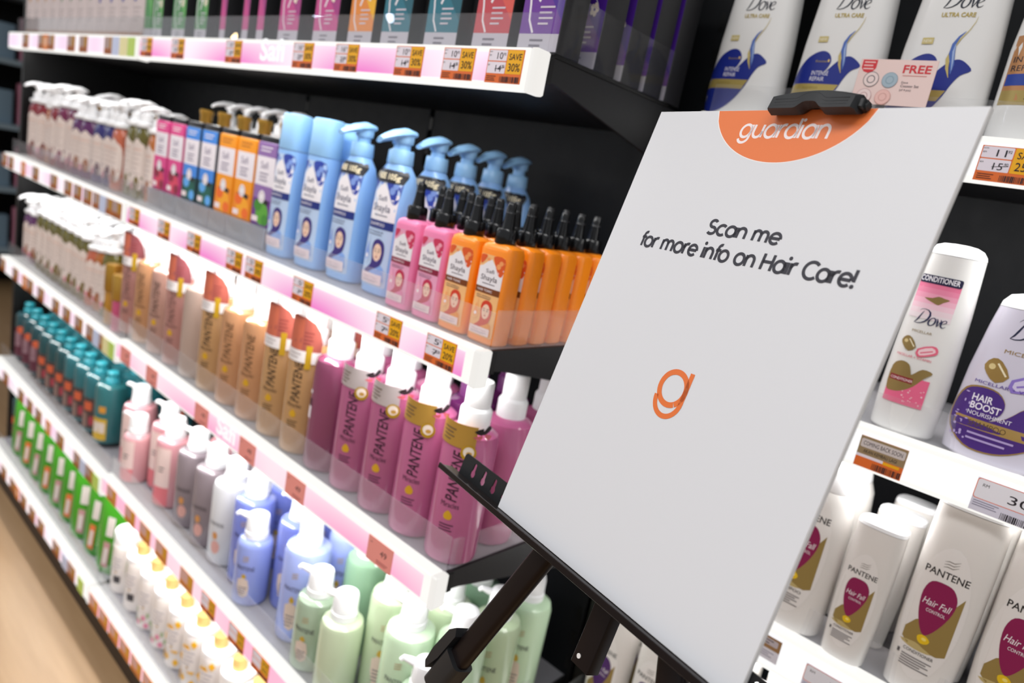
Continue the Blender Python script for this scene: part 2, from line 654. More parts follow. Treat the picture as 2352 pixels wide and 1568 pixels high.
def price_tag(name, kind, a='', b='', pct=''):
    A = Art()
    wd, ht = .055, .0365
    if kind == 'save':
        A.rect(-wd / 2, wd / 2, -ht, 0, TORG)
        A.rect(-wd / 2 + .001, .002, -.0125, -.0008, PAPER, .001)
        A.rect(-wd / 2 + .001, .002, -.0262, -.0137, PAPER, .001)
        A.rect(.003, wd / 2 - .0006, -.0262, -.0006, TYEL, .001)
        A.text('NOW', -.0237, -.0035, .005, TINK).text('RM', -.0242, -.0075, .003, TINK).text('RM', -.0242, -.018, .003, TINK)
        if a:
            A.text(a, -.0085, -.0105, .009, TINK, .0072).text('.92', -.0018, -.0065, .0045, TINK)
            A.text(b, -.0085, -.0242, .009, TINK, .0072).text('.90', -.0018, -.0195, .0045, TINK)
            A.stroke([(-.014, -.0215), (.001, -.0195)], .0005, TINK)
        A.text('SAVE', .0155, -.011, .019, TINK, .0068).text(pct, .0155, -.0232, .018, TINK, .0085)
        A.bars(-.004, wd / 2 - .002, -.0355, -.0292, TINK, 22).lines(-.025, -.01, -.029, 3, .0022, TINK, .0006)
    elif kind == 'red':
        A.rect(-wd / 2, wd / 2, -ht, 0, M('#f39a90', .5))
        A.text(a, .008, -.02, .014, TINK, .009).text('RM', -.02, -.009, .004, TINK).lines(-.005, .02, -.028, 2, .003, M('#a04a48', .6), .0012)
    elif kind == 'brown':
        A.rect(-wd / 2, wd / 2, -ht, 0, M('#b5662c', .5)).rect(-wd / 2 + .001, .004, -.024, -.001, M('#b49a94', .5))
        A.rect(.005, wd / 2 - .001, -.024, -.001, M('#b98420', .5)).lines(-.02, .02, -.028, 2, .004, M('#7a3a18', .6), .0015)
    elif kind == 'amber':
        A.rect(-wd / 2, wd / 2, -ht, 0, M('#e08a3c', .5)).rect(-wd / 2 + .001, .006, -.024, -.001, M('#d8a9a0', .5))
        A.rect(.007, wd / 2 - .001, -.024, -.001, M('#d89a22', .5)).lines(-.02, .02, -.028, 2, .004, M('#a2521c', .6), .0015)
    elif kind == 'soon':
        A.rect(-.026, .026, -.0375, 0, TORG).rect(-.026, .026, -.022, 0, M('#a8926e', .35, .3))
        A.rect(-.0245, .0245, -.0135, -.003, M('#cfc6c4', .5), .002)
        A.text('COMING BACK SOON', 0, -.0105, .043, TINK, .005).text('AKAN KEMBALI LAGI', -.001, -.0195, .037, TINK, .004)
        A.rect(-.026, .004, -.0255, -.022, PAPER).rect(.004, .022, -.0262, -.0228, TYEL).bars(-.006, .025, -.0365, -.029, TINK, 20)
    elif kind == 'white':
        A.rect(-.041, .041, -.037, 0, M('#e2e0f0', .5)).rect(-.041, .041, -.023, 0, M('#ee7d60', .5), .003)
        A.rect(-.0402, .0402, -.0222, -.0008, M('#f3f2fa', .5), .0026)
        A.text('RM', -.032, -.0085, .006, TINK).text(a, 0, -.0175, .02, TINK, .0095).text('.90', .016, -.0115, .009, TINK)
        A.lines(-.039, -.015, -.025, 3, .0025, M('#8b88a0', .6), .0008).bars(-.012, .03, -.0365, -.029, TINK, 28).text('MP', .018, -.0275, .004, TINK)
    elif kind == 'grey':
        A.rect(-.026, .026, -.033, 0, M('#e6e4ee', .5)).rect(-.026, .026, -.017, 0, M('#a8855e', .35, .3)).rect(-.022, .022, -.012, -.003, M('#c4bac0', .5), .002)
        A.lines(-.018, .016, -.005, 2, .004, TINK, .0012).lines(-.022, .02, -.021, 3, .003, M('#8b88a0', .6), .001)
    elif kind.startswith('promo'):
        A.rect(-.02, .02, -.038, 0, M({'o': '#f08a3c', 'y': '#f4ebb0', 'g': '#c3e06a', 'b': '#cfd8f4'}[kind[-1]], .5))
        if kind[-1] == 'o':
            A.ell(0, -.018, .011, .012, M('#f6c9a8', .5))
    mb = MB()
    xs = [p[0] for p in A.p[0][1]]
    zs = [p[1] for p in A.p[0][1]]
    mb.box(min(xs), max(xs), 0, .0008, min(zs), max(zs), A.p[0][3])
    A.into(mb, flat(0))
    o = mb.build(name, None, 50)
    return Proto(o)


PT = {}


def ptag(kind, a, b, pct, x, y, z, label, group):
    k = (kind, a, b, pct)
    if k not in PT:
        PT[k] = price_tag('promo_card' if kind.startswith('promo') else 'price_tag', kind, a, b, pct)
    o = PT[k].put(x, y, z, label, group, 0)
    o['category'] = 'price tag' if not kind.startswith('promo') else 'shelf card'
    return o


for n, (x, a, b) in enumerate(reversed([(-1.596, '16', '23'), (-1.448, '16', '23'), (-1.227, '16', '23'), (-1.009, '16', '23'), (-.896, '16', '23'), (-.758, '10', '14'), (-.665, '10', '14'), (-.588, '10', '14')])):
    ptag('save', a, b, '30%', x, .5982, .146, f'orange and yellow SAVE 30% tag, {ORD[n]} from the sign on the topmost shelf edge', 'save tags on the topmost shelf')
for n, x in enumerate(reversed([-1.591, -1.44, -1.305, -1.147, -1.079, -.928, -.715, -.609])):
    ptag('save', '5', '7', '20%', x, .5982, -.1985, f'orange and yellow SAVE 20% tag, {ORD[n]} from the sign on the second shelf edge', 'save tags on the second shelf')
for n, x in enumerate(reversed([-1.58, -1.437, -1.206, -1.031, -.876, -.656])):
    ptag('red', '49', '', '', x, .5982, -.5065, f'pale red price tag, {ORD[n]} from the sign on the third shelf edge', 'red tags on the third shelf')
for n, x in enumerate(reversed([-1.57, -1.461, -1.378, -1.295, -1.177, -1.084, -.975, -.891])):
    ptag('amber' if n > 2 else 'save', '', '', '' if n > 2 else '20%', x, .5882, -.838, f'orange price tag, {ORD[n]} from the near end of the fourth pink-lit shelf', 'tags on the fourth shelf')
for n, x in enumerate(reversed([-1.60, -1.535, -1.47, -1.405, -1.34, -1.275])):
    ptag('amber', '', '', '', x, .5782, -1.137, f'orange price tag, {ORD[n]} from the visible near end of the lowest pink-lit shelf', 'tags on the lowest shelf')
farx = [[-2.434, -2.29, -2.212, -2.054, -1.968, -1.803], [-2.6, -2.53, -2.288, -2.13, -2.017, -1.946, -1.876, -1.812, -1.745, -1.69],
        [-2.575, -2.437, -2.29, -2.19, -2.061, -1.974, -1.882, -1.80, -1.73], [-2.45, -2.288, -2.202, -2.12, -1.933, -1.799, -1.715],
        [-2.389, -2.293, -2.18, -2.095, -2.014, -1.882, -1.761]]
for i, xs in enumerate(farx):
    for n, x in enumerate(reversed(xs)):
        ptag('brown', '', '', '', x, YF[i] - .0018, ZS[i] - .0035 - (.012 if i in (2, 3) else 0), f'brown price tag, {ORD[n]} from the near end of the {nm[i]} pale-lit far shelf', f'brown tags on the {nm[i]} far shelf')
for i, k, x, c in [(0, 'promo_o', -2.252, 'orange'), (0, 'promo_b', -1.762, 'pale blue'), (0, 'promo_y', -1.718, 'pale yellow'), (0, 'promo_g', -1.674, 'lime green'), (1, 'promo_o', -2.40, 'orange'),
                   (1, 'promo_b', -1.775, 'pale blue'), (2, 'promo_b', -1.76, 'pale blue'), (2, 'promo_y', -1.695, 'pale yellow'), (2, 'promo_g', -1.665, 'lime green'), (2, 'promo_o', -2.34, 'orange'),
                   (3, 'promo_b', -1.76, 'pale blue'), (3, 'promo_g', -1.67, 'lime green'), (4, 'promo_b', -1.81, 'pale blue'), (4, 'promo_g', -1.69, 'lime green'), (3, 'promo_o', -2.03, 'orange'), (4, 'promo_o', -2.24, 'orange')]:
    ptag(k, '', '', '', x, YF[i] - .0026, ZS[i] - .003 - (.012 if i in (2, 3) else 0), f'{c} promotional card on the {nm[i]} pale-lit far shelf edge', 'coloured cards on the far shelf edges')
ptag('save', '11', '15', '25%', -.1325, .8982, .139, 'orange and yellow SAVE 25% tag under the blue bird bottles', 'tags on the set-back shelves')
ptag('soon', '', '', '', -.160, .8982, -.203, 'tan COMING BACK SOON tag under the white conditioner bottle', 'tags on the set-back shelves')
ptag('white', '30', '', '', -.023, .8982, -.204, 'white RM 30 tag under the purple label bottle', 'tags on the set-back shelves')
ptag('grey', '', '', '', -.226, .8982, -.499, 'tan and white tag under the magenta label bottle half behind the sign', 'tags on the set-back shelves')
ptag('white', '16', '', '', -.125, .8982, -.506, 'white RM 16 tag under the smaller magenta label bottle', 'tags on the set-back shelves')

# white lettering printed on the pink strips
for i, x, wd in ((0, -1.10, .075), (2, -1.11, .07)):
    sh = [o for o in bpy.data.objects if o.name.startswith('store_shelf') and abs(o.location.z - ZS[i] - EYE) < 1e-3 and abs(o.location.x - BX) < 1e-3][0]
    hs = [c for c in sh.children if c.name.startswith('rail_housing')][0]
    st = [c for c in hs.children if c.name.startswith('backlit_strip')][0]
    A = Art(x - BX, -.034)
    A.text('Safi', 0, .004, wd, M('#ffffff', .4, emit=1.0), .032, bold=.03)
    A.part('lettering', hs, flat(-.0014))

# ------------------------------------------------------------------ bottle parts


def pump(t, z0, rn, mat, head_w=.026, nozzle=.034, collar_h=.018, stem=.014, head_h=.018, ang=0., far=False, name='pump', collar_mat=None):
    """screw collar, stem and spout head standing on the neck at z0"""
    N = 14 if far else 20
    c = MB().lathe([(rn * .98, z0), (rn, z0 + .001), (rn, z0 + collar_h - .003), (rn * .9, z0 + collar_h)], collar_mat or mat, N)
    c.build('collar', t)
    z1 = z0 + collar_h
    h = MB()
    h.lathe([(rn * .42, z1 - .001), (rn * .42, z1 + stem)], mat, N)
    z2 = z1 + stem
    r = head_w / 2
    h.lathe([(r * .8, z2 - .004), (r, z2), (r, z2 + head_h * .7), (r * .9, z2 + head_h * .93), (r * .6, z2 + head_h)], mat, N)
    a = math.radians(ang)
    dx, dy = math.sin(a), -math.cos(a)
    P = [(dx * r * .3, dy * r * .3, z2 + head_h * .62), (dx * (r + nozzle * .55), dy * (r + nozzle * .55), z2 + head_h * .66),
         (dx * (r + nozzle), dy * (r + nozzle), z2 + head_h * .42), (dx * (r + nozzle), dy * (r + nozzle), z2 + head_h * .2)]
    h.tube(P, [.0055, .0045, .0042, .004], mat, 8)
    h.build(name, t)


def tall_cap(t, z0, r, h, mat, name='cap', lip=.82):
    """smooth over-cap in two steps, the lower a little wider"""
    MB().lathe([(r, z0), (r, z0 + h * .36), (r * .93, z0 + h * .40), (r * lip, z0 + h * .44), (r * lip, z0 + h * .93), (r * lip * .93, z0 + h * .99), (r * lip * .6, z0 + h * 1.01)], mat, 22).build(name, t)


def glass(hexc, rough=.12, trans=.0):
    return M(hexc, rough, 0, .5, 0, .35, trans)


# ---- headscarf portrait used on several labels (a plain generic drawing)
def portrait(A, cx, cz, k, scarf, skin='#f2cdb4', shirt=None):
    if shirt:
        A.poly([(cx - 1.5 * k, cz - 3.1 * k), (cx + 1.4 * k, cz - 3.1 * k), (cx + 1.2 * k, cz - 1.6 * k), (cx + .2 * k, cz - .9 * k), (cx - .9 * k, cz - 1.9 * k)], M(shirt, .5))
    A.poly([(cx - .95 * k, cz + .3 * k), (cx - .75 * k, cz + 1.15 * k), (cx, cz + 1.5 * k), (cx + .8 * k, cz + 1.15 * k), (cx + 1.02 * k, cz + .2 * k),
            (cx + .9 * k, cz - .9 * k), (cx + .55 * k, cz - 1.5 * k), (cx - .4 * k, cz - 2.0 * k), (cx - 1.7 * k, cz - 2.75 * k), (cx - 1.8 * k, cz - 2.2 * k), (cx - .8 * k, cz - 1.3 * k)], M(scarf, .5), 3)
    A.ell(cx, cz, .68 * k, .98 * k, M(skin, .5))
    d = M('#2b1c1c', .5)
    for s_ in (-1, 1):
        A.ell(cx + s_ * .3 * k, cz + .12 * k, .13 * k, .07 * k, d, 8)
        A.stroke([(cx + s_ * .15 * k, cz + .34 * k), (cx + s_ * .32 * k, cz + .42 * k), (cx + s_ * .5 * k, cz + .32 * k)], .06 * k, d)
    A.stroke([(cx, cz + .05 * k), (cx + .06 * k, cz - .22 * k), (cx - .03 * k, cz - .25 * k)], .05 * k, M('#cf9e86', .5))
    A.ell(cx, cz - .5 * k, .17 * k, .08 * k, M('#b8323c', .5), 10)


def shayla_art(x0, x1, z0, z1, bgc, band, scarf, flower, ink, sub, shirt, tab=False):
    """label: white crest with flowers above, dark band, portrait below, pale strip at the foot"""
    W, H = x1 - x0, z1 - z0
    A = Art()
    X = lambda u: x0 + u * W
    Z = lambda v: z0 + v * H
    wh = M('#f3eef2', .45)
    A.rect(x0, x1, z0, z1, M(bgc, .45), .06 * W)
    A.poly([(X(0), Z(.6)), (X(1), Z(.6)), (X(1), Z(.86)), (X(.8), Z(.84)), (X(.62), Z(.9)), (X(.5), Z(.95)), (X(.34), Z(.92)), (X(.16), Z(.86)), (X(0), Z(.84))], wh)
    f1, f2 = flower
    A.poly([(X(.55), Z(.99)), (X(.99), Z(.99)), (X(.99), Z(.80)), (X(.88), Z(.77)), (X(.76), Z(.83)), (X(.68), Z(.88))], M(f1, .45), 3)
    A.ell(X(.8), Z(.885), .09 * W, .035 * H, M(f2, .45), 10).ell(X(.88), Z(.93), .08 * W, .03 * H, M(f2, .45), 10)
    A.poly([(X(.0), Z(.98)), (X(.28), Z(.99)), (X(.2), Z(.92)), (X(.05), Z(.88))], M(f1, .45), 3)
    A.ell(X(.36), Z(.945), .07 * W, .02 * H, M(f2, .45), 10)
    inkm = M(ink, .5)
    A.text('Safi', X(.5), Z(.785), .34 * W, inkm, .045 * H).text('Shayla', X(.5), Z(.69), .68 * W, inkm, .065 * H)
    A.lines(X(.26), X(.78), Z(.655), 1, .014 * H, inkm, .008 * H)
    A.rect(x0, x1, Z(.53), Z(.605), M(band, .45))
    A.text('SHAMPOO' if sub != 'ANTI HAIRFALL' else 'HAIR TONIC', X(.42), Z(.553), .62 * W, wh, .03 * H)
    if sub:
        A.text(sub, X(.42), Z(.487), .64 * W, inkm, .02 * H).lines(X(.12), X(.7), Z(.475), 1, .02 * H, inkm, .006 * H)
    dr = M(f2, .45)
    A.poly([(X(.2), Z(.45)), (X(.27), Z(.37)), (X(.34), Z(.28)), (X(.3), Z(.22)), (X(.2), Z(.2)), (X(.09), Z(.22)), (X(.06), Z(.28)), (X(.13), Z(.36))], M(bgc, .4), 2)
    A.poly([(X(.2), Z(.4)), (X(.25), Z(.34)), (X(.3), Z(.27)), (X(.2), Z(.225)), (X(.1), Z(.27)), (X(.15), Z(.34))], dr, 2)
    A.ell(X(.2), Z(.265), .06 * W, .022 * H, wh, 10)
    portrait(A, X(.62), Z(.315), .235 * W, scarf, shirt=shirt)
    A.rect(X(.05), X(.9), Z(.02), Z(.115), M('#f2dcdc', .5), .02 * W)
    A.text('Hijab Hair', X(.48), Z(.07), .6 * W, M('#b48a9a', .5), .02 * H).lines(X(.14), X(.8), Z(.055), 2, .014 * H, M('#8d7a8c', .5), .005 * H)
    if tab:
        k = M('#17151c', .4)
        A.poly([(X(-.02), Z(.955)), (X(1.02), Z(.955)), (X(1.02), Z(1.045)), (X(.96), Z(1.07)), (X(.06), Z(1.07)), (X(-.02), Z(1.05))], k)
        A.text('FREE 105g', X(.5), Z(.985), .88 * W, M('#f1e3c0', .5), .05 * H, bold=.03)
    return A


BLU = M('#8fbcf2', .32, coat=.2)
BLU_ART = dict(bgc='#bcd0ec', band='#1f2f7c', scarf='#3a2a78', flower=('#2f44a4', '#7f9bdc'), ink='#3a3f63', sub='ANTI DANDRUFF', shirt='#86a9e4')


def make_shayla(flip, tab):
    t = thing('shampoo_bottle', '', 'bottle')
    if flip:
        sp = [(0, .030, .018, 2.6), (.003, .0335, .021, 2.7), (.03, .035, .022, 2.8), (.12, .034, .0215, 2.9), (.18, .031, .020, 3.0), (.1835, .0305, .0198, 3.0)]
        body_loft(MB(), sp, BLU).build('body', t)
        cp = [(.1845, .0305, .0198, 3.0), (.186, .031, .0202, 3.0), (.238, .0285, .0185, 3.2), (.243, .0275, .0175, 3.2), (.2445, .025, .0155, 3.2)]
        body_loft(MB(), cp, M('#9acbf8', .3)).build('flip_cap', t)
    else:
        sp = [(0, .031, .019, 2.6), (.003, .0345, .0225, 2.7), (.03, .036, .024, 2.8), (.12, .035, .0235, 2.8), (.165, .033, .0225, 2.7), (.182, .028, .020, 2.5), (.192, .021, .0165, 2.2), (.197, .0165, .0165, 2)]
        body_loft(MB(), sp, BLU).build('body', t)
        MB().lathe([(.0175, .197), (.018, .1985), (.0172, .216), (.016, .218)], M('#9acbf8', .3), 20).build('collar', t)
        h = MB().lathe([(.011, .2175), (.0105, .228)], M('#9acbf8', .3), 16)
        rings = []
        for q, zz, hw, th in ((0.014, .2425, .0125, .005), (0, .242, .0165, .0075), (-.018, .238, .014, .0065), (-.034, .232, .009, .005), (-.044, .227, .0065, .0035)):
            rings.append([(hw * math.cos(a), q, zz + th * math.sin(a)) for a in [2 * math.pi * i / 14 for i in range(14)]])
        h.loft(rings, M('#9acbf8', .3))
        h.lathe([(.0135, .227), (.0145, .233), (.014, .243)], M('#9acbf8', .3), 16)
        h.build('pump_head', t)
    shayla_art(-.0285, .0285, .014, .176, tab=tab, **BLU_ART).part('label', t, surf(sp), .006)
    return Proto(t)


def make_spout(col, art):
    t = thing('hair_tonic_bottle', '', 'bottle')
    sp = [(0, .022, .0135, 4), (.003, .0255, .0165, 4.2), (.03, .0262, .017, 4.4), (.118, .0262, .017, 4.6), (.124, .0245, .0155, 4.2), (.127, .020, .0125, 3.5), (.1285, .013, .0115, 2.2)]
    body_loft(MB(), sp, M(col, .3, coat=.2), 32).build('body', t)
    MB().lathe([(.0135, .1275), (.0142, .1285), (.0142, .143), (.0125, .1465)], M('#0b0b0d', .18), 20).build('collar', t)
    MB().lathe([(.0088, .146), (.0078, .152), (.0062, .166), (.0055, .1765), (.0046, .1778)], M('#0b0b0d', .18), 16).lathe([(.0067, .166), (.0062, .1672), (.0048, .178), (.0042, .1796)], M('#1b1b1f', .3), 12).build('nozzle', t)
    shayla_art(-.0205, .0205, .010, .112, **art).part('label', t, surf(sp), .006)
    return Proto(t)


PINK_ART = dict(bgc='#eda3c2', band='#8c1c3c', scarf='#c22a4e', flower=('#d0355c', '#f3a4b8'), ink='#4a3a58', sub='SMOOTH', shirt='#ea86b0')
OR_ART = dict(bgc='#f8be7e', band='#7a3d12', scarf='#d43c20', flower=('#e25a24', '#f6a060'), ink='#4a3a48', sub='ANTI HAIRFALL', shirt='#f29a2c')

P_flip = make_shayla(True, False)
P_pump = make_shayla(False, True)
for n, x in enumerate((-1.028, -1.122)):
    P_flip.put(x, .672, -.198, f'light blue flip-cap shampoo bottle without black tab, {ORD[n]} from the black-tabbed blue bottles', 'light blue shampoo bottles', 0)
for n, x in enumerate((-.84, -.938)):
    P_pump.put(x, .678, -.198, 'light blue pump bottle with black FREE 105g tab, ' + ('in front beside the pink tonics' if n == 0 else 'in front beside the flip-cap ones'), 'light blue shampoo bottles', 0)
P_flip.put(-1.028, .725, -.198, 'light blue flip-cap bottle standing behind the first flip-cap bottle', 'light blue shampoo bottles', 0)
P_flip.put(-1.122, .725, -.198, 'light blue flip-cap bottle standing behind the second flip-cap bottle', 'light blue shampoo bottles', 0)
for n, y in enumerate((.738, .801, .864, .927)):
    P_pump.put(-.83, y, -.198, f'light blue pump bottle with black tab, {ORD[n]} behind the one beside the pink tonics', 'light blue shampoo bottles', math.radians(6))
P_pump.put(-.93, .744, -.198, 'light blue pump bottle with black tab behind the one beside the flip-cap bottles', 'light blue shampoo bottles', 0)

P_ptonic = make_spout('#ec7fab', PINK_ART)
P_otonic = make_spout('#fb8c16', OR_ART)
for n, y in enumerate((.652, .693, .734)):
    for c, x in enumerate((-.697, -.756)):
        P_ptonic.put(x, y, -.198, f'pink tonic bottle with black nozzle, {("front", "second", "third")[n]} of the file {("nearer the orange ones", "nearer the blue ones")[c]}', 'pink tonic bottles', 0)
for n, y in enumerate((.651, .6905, .7265, .7605, .797, .834)):
    for c, x in enumerate((-.583, -.640)):
        P_otonic.put(x, y, -.198, f'orange tonic bottle with black nozzle, {ORD[n]} in the file {("at the shelf end", "beside the pink ones")[c]}', 'orange tonic bottles', 0)


# ---- upright cartons with black tops on the second shelf
def make_carton(c1, c2, c3, fruit, tall=.16):
    t = thing('shampoo_carton', '', 'carton')
    wd = .033
    MB().rbox(-wd, wd, -.022, .022, 0, tall - .012, M(c3, .4), .004, .001).build('body', t)
    MB().rbox(-wd + .001, wd - .001, -.021, .021, tall - .0125, tall, M('#141116', .3), .004, .002).build('cap', t)
    A = Art()
    A.rect(-wd + .001, wd - .001, tall - .037, tall - .013, M(c1, .45))
    A.rect(-wd + .001, wd - .001, tall - .088, tall - .037, M('#ece4ea', .45))
    A.rect(-wd + .001, wd - .001, tall - .112, tall - .088, M(c1, .45))
    A.rect(-wd + .001, wd - .001, .002, tall - .112, M(c2, .45))
    ink = M('#6a5c7e', .5)
    A.text('Safi', -.004, tall - .058, .026, ink, .012).lines(-.018, .012, tall - .066, 3, .006, ink, .002)
    A.lines(-.022, .018, tall - .020, 2, .006, M('#f4eef2', .5) if c1 != '#f59a12' else M('#b0641a', .5), .002)
    f1, f2 = fruit
    A.ell(.004, .022, .022, .02, M(f1, .45)).ell(-.012, .036, .014, .011, M(f2, .45)).ell(.016, .012, .012, .01, M(f2, .45))
    A.poly([(-.02, .046), (.02, .038), (.024, .046), (.0, .05)], M('#1c1418', .45))
    A.ell(-.002, tall - .108, .0115, .0115, M('#efe8ec', .45)).ell(-.002, tall - .108, .009, .009, M('#d8c8cc', .45)).ell(-.002, tall - .108, .006, .006, M('#f3eef0', .45))
    A.rect(-.029, -.008, .006, .016, M('#f0dede', .5))
    A.part('label', t, flat(-.022))
    return Proto(t)


def riser_tray(x, y, z, label):
    t = thing('pusher_tray', label, 'tray', (x, y, z), 0, 'clear trays under the cartons')
    MB().rbox(-.036, .036, -.03, .03, 0, .004, TRAY, .003).build('base', t)
    b = MB()
    b.rbox(-.035, .035, -.03, -.027, .004, .041, TRAY, .001)
    b.rbox(-.036, .036, -.03, .028, .0372, .0405, TRAY, .003)
    b.build('top', t)


cs = [('pink', '#e0458c', '#c22d74', '#d03a80', ('#d8405e', '#8c1636')), ('blue', '#3f88e0', '#0d4a44', '#1c2a3c', ('#0f5c4c', '#5fa8e8')),
      ('orange', '#f59a12', '#f08a14', '#f59a12', ('#f7a51c', '#f06a1c')), ('purple', '#8f6aa8', '#6b2f86', '#7a4a94', ('#5aa432', '#3f8a26'))]
spots = {'pink': [(-1.637, 'far'), (-1.562, 'near')], 'blue': [(-1.487, 'far'), (-1.413, 'near')], 'orange': [(-1.337, 'far'), (-1.262, 'near')], 'purple': [(-1.189, '')]}
for nme, c1, c2, c3, fr in cs:
    P = make_carton(c1, c2, c3, fr)
    for x, wh in spots[nme]:
        P.put(x, .682, -.157, f'{nme} and white carton with black top, ' + (f'the {"nearer" if wh == "near" else "farther"} of the {nme} pair' if wh else 'next to the light blue bottles'), 'black-topped cartons', 0)
        riser_tray(x, .682, -.198, f'clear tray under the {(wh + " ") if wh else ""}{nme} black-topped carton')


# ---- amber and cream pump bottles (far bay, second and third shelves)
def make_cream(body, accent, gold=False, flare=True, h=None):
    t = thing('pump_bottle', '', 'bottle')
    h = h or random.choice((.152, .158, .166, .172))
    sp = [(0, .024, .017, 2.5), (.003, .027, .020, 2.6), (.05, .028, .021, 2.7), (h - .03, .0275, .0205, 2.7), (h - .012, .025, .019, 2.5), (h, .016, .015, 2)]
    body_loft(MB(), sp, glass(body, .16), 20).build('body', t)
    if gold:
        MB().lathe([(.024, h - .002), (.0245, h + .004), (.022, h + .007)], CAPW, 18).lathe([(.0125, h + .006), (.0125, h + .032), (.0145, h + .036), (.0145, h + .042), (.012, h + .044)], GOLD, 16).build('cap', t)
    else:
        MB().lathe([(.0225, h - .002), (.0235, h + .001), (.0235, h + .007), (.015, h + .009), (.015, h + .026), (.012, h + .028)], CAPW, 18).build('collar', t)
        hd = MB()
        hd.lathe([(.0085, h + .027), (.0085, h + .04), (.014, h + .042), (.014, h + .05)], CAPW, 14)
        rings = []
        for q, zz, hw, th in ((.016, .0495, .012, .004), (0, .0525, .0155, .0055), (-.02, .051, .0125, .005), (-.036, .046, .008, .004), (-.044, .041, .006, .003)):
            rings.append([(hw * math.cos(a), q, h + zz + th * math.sin(a)) for a in [2 * math.pi * i / 12 for i in range(12)]])
        hd.loft(rings, CAPW)
        hd.build('pump_head', t)
    A = Art()
    cr = M('#dccbc2', .5)
    A.poly([(-.025, .045), (-.012, .030), (.004, .045), (.014, .022), (.025, .04), (.025, h - .05), (.012, h - .036), (.0, h - .028), (-.012, h - .036), (-.025, h - .048)], cr, 3)
    A.ell(.006, .036, .0085, .017, M(accent, .4)).ell(-.012, .03, .006, .01, M('#d98a96', .45))
    A.lines(-.016, .016, h - .062, 5, .011, M('#b9a39c', .5), .0022).text('botaneco', 0, h - .055, .03, M('#c98a70', .5), .006)
    A.part('label', t, surf(sp), .006)
    return Proto(t)


kinds = [('wine red', '#7d1622', '#7a3c34'), ('amber', '#a85c14', '#9a5420'), ('plum', '#6a1440', '#7c3050'), ('purple', '#551a55', '#94501c'), ('navy', '#2a2466', '#4a2c48'),
         ('coral', '#b45a3c', '#8c4a20'), ('olive', '#5c5416', '#6e5a14')]
protos = [make_cream(b, a) for _, b, a in kinds]
protog = [make_cream(b, a, True) for _, b, a in kinds]
seq = [0, 0, 1, 0, 2, 2, 3, 3, 4, 4, 5, 6, 6, 1]
for n, k in enumerate(seq):
    x = -2.555 + n * .0665
    protos[k].put(x, .672 + random.uniform(-.006, .01), -.198, f'{kinds[k][0]} bottle with white pump, front row, {ORD[n]} from the far end, second shelf', 'cream-labelled pump bottles, second shelf', math.radians(random.uniform(-5, 40)))
    j = (k + n) % 7
    (protog if n % 3 == 1 else protos)[j].put(x + .01, .742, -.198, f'{kinds[j][0]} bottle with {"gold cap" if n % 3 == 1 else "white pump"}, second row, {ORD[n]} from far end, second shelf', 'cream-labelled pump bottles, second shelf', math.radians(random.uniform(-5, 40)))
tallp = [make_cream(kinds[k][1], kinds[k][2], False, h=.2) for k in (1, 6)]
tallg = make_cream(kinds[1][1], kinds[1][2], True, h=.186)
for n in range(5):
    tallp[n % 2].put(-1.62 + n * .075, .80, -.198, f'white-pump bottle, {ORD[n]} from the far end behind the black-topped cartons', 'pump bottles behind the cartons')
for n in range(6):
    tallg.put(-1.60 + n * .085, .735, -.198, f'gold-capped amber bottle, {ORD[n]} from the far end behind the black-topped cartons', 'gold-capped bottles behind the cartons')
seq3 = [3, 3, 6, 6, 6, 6, 6, 6, 6, 6, 5, 1, 6]
rows3 = ['front row', 'second row', 'third row']
for r in range(3):
    for n, k in enumerate(seq3):
        x = -2.55 + n * .056
        kk = k if r == 0 else (k + r) % 7
        protos[kk].put(x + r * .006, .668 + r * .064, -.5155, f'{kinds[kk][0]} bottle, white pump, {ORD[n]} from the far end, {rows3[r]}, third shelf', 'olive and cream pump bottles, third shelf', math.radians(random.uniform(-5, 36)))
for n, (x, y) in enumerate(((-1.80, .70), (-1.72, .74))):
    protog[[5, 6][n]].put(x, y, -.5155, ['coral bottle with gold cap ending the olive pump bottles', 'olive gold-capped bottle behind the small pink gold-capped bottle'][n], 'gold-capped bottles, third shelf')


def make_serum(col, capcol, h):
    t = thing('serum_bottle', '', 'bottle')
    MB().lathe([(.013, 0), (.016, .002), (.0165, h * .55), (.015, h * .58)], glass(col, .15), 20).build('body', t)
    MB().lathe([(.0185, h * .56), (.019, h * .6), (.019, h * .97), (.017, h)], M(capcol, .3, .7), 20).build('cap', t)
    return Proto(t)


make_serum('#b07a14', '#b98a34', .15).put(-1.81, .645, -.5155, 'slim golden serum bottle with gold cap beside the small pink bottle', 'gold-capped serum bottles', 0)
make_serum('#c04a70', '#c79a45', .138).put(-1.745, .64, -.5155, 'small deep pink bottle with gold cap at the end of the far shelf', 'gold-capped serum bottles', 0)


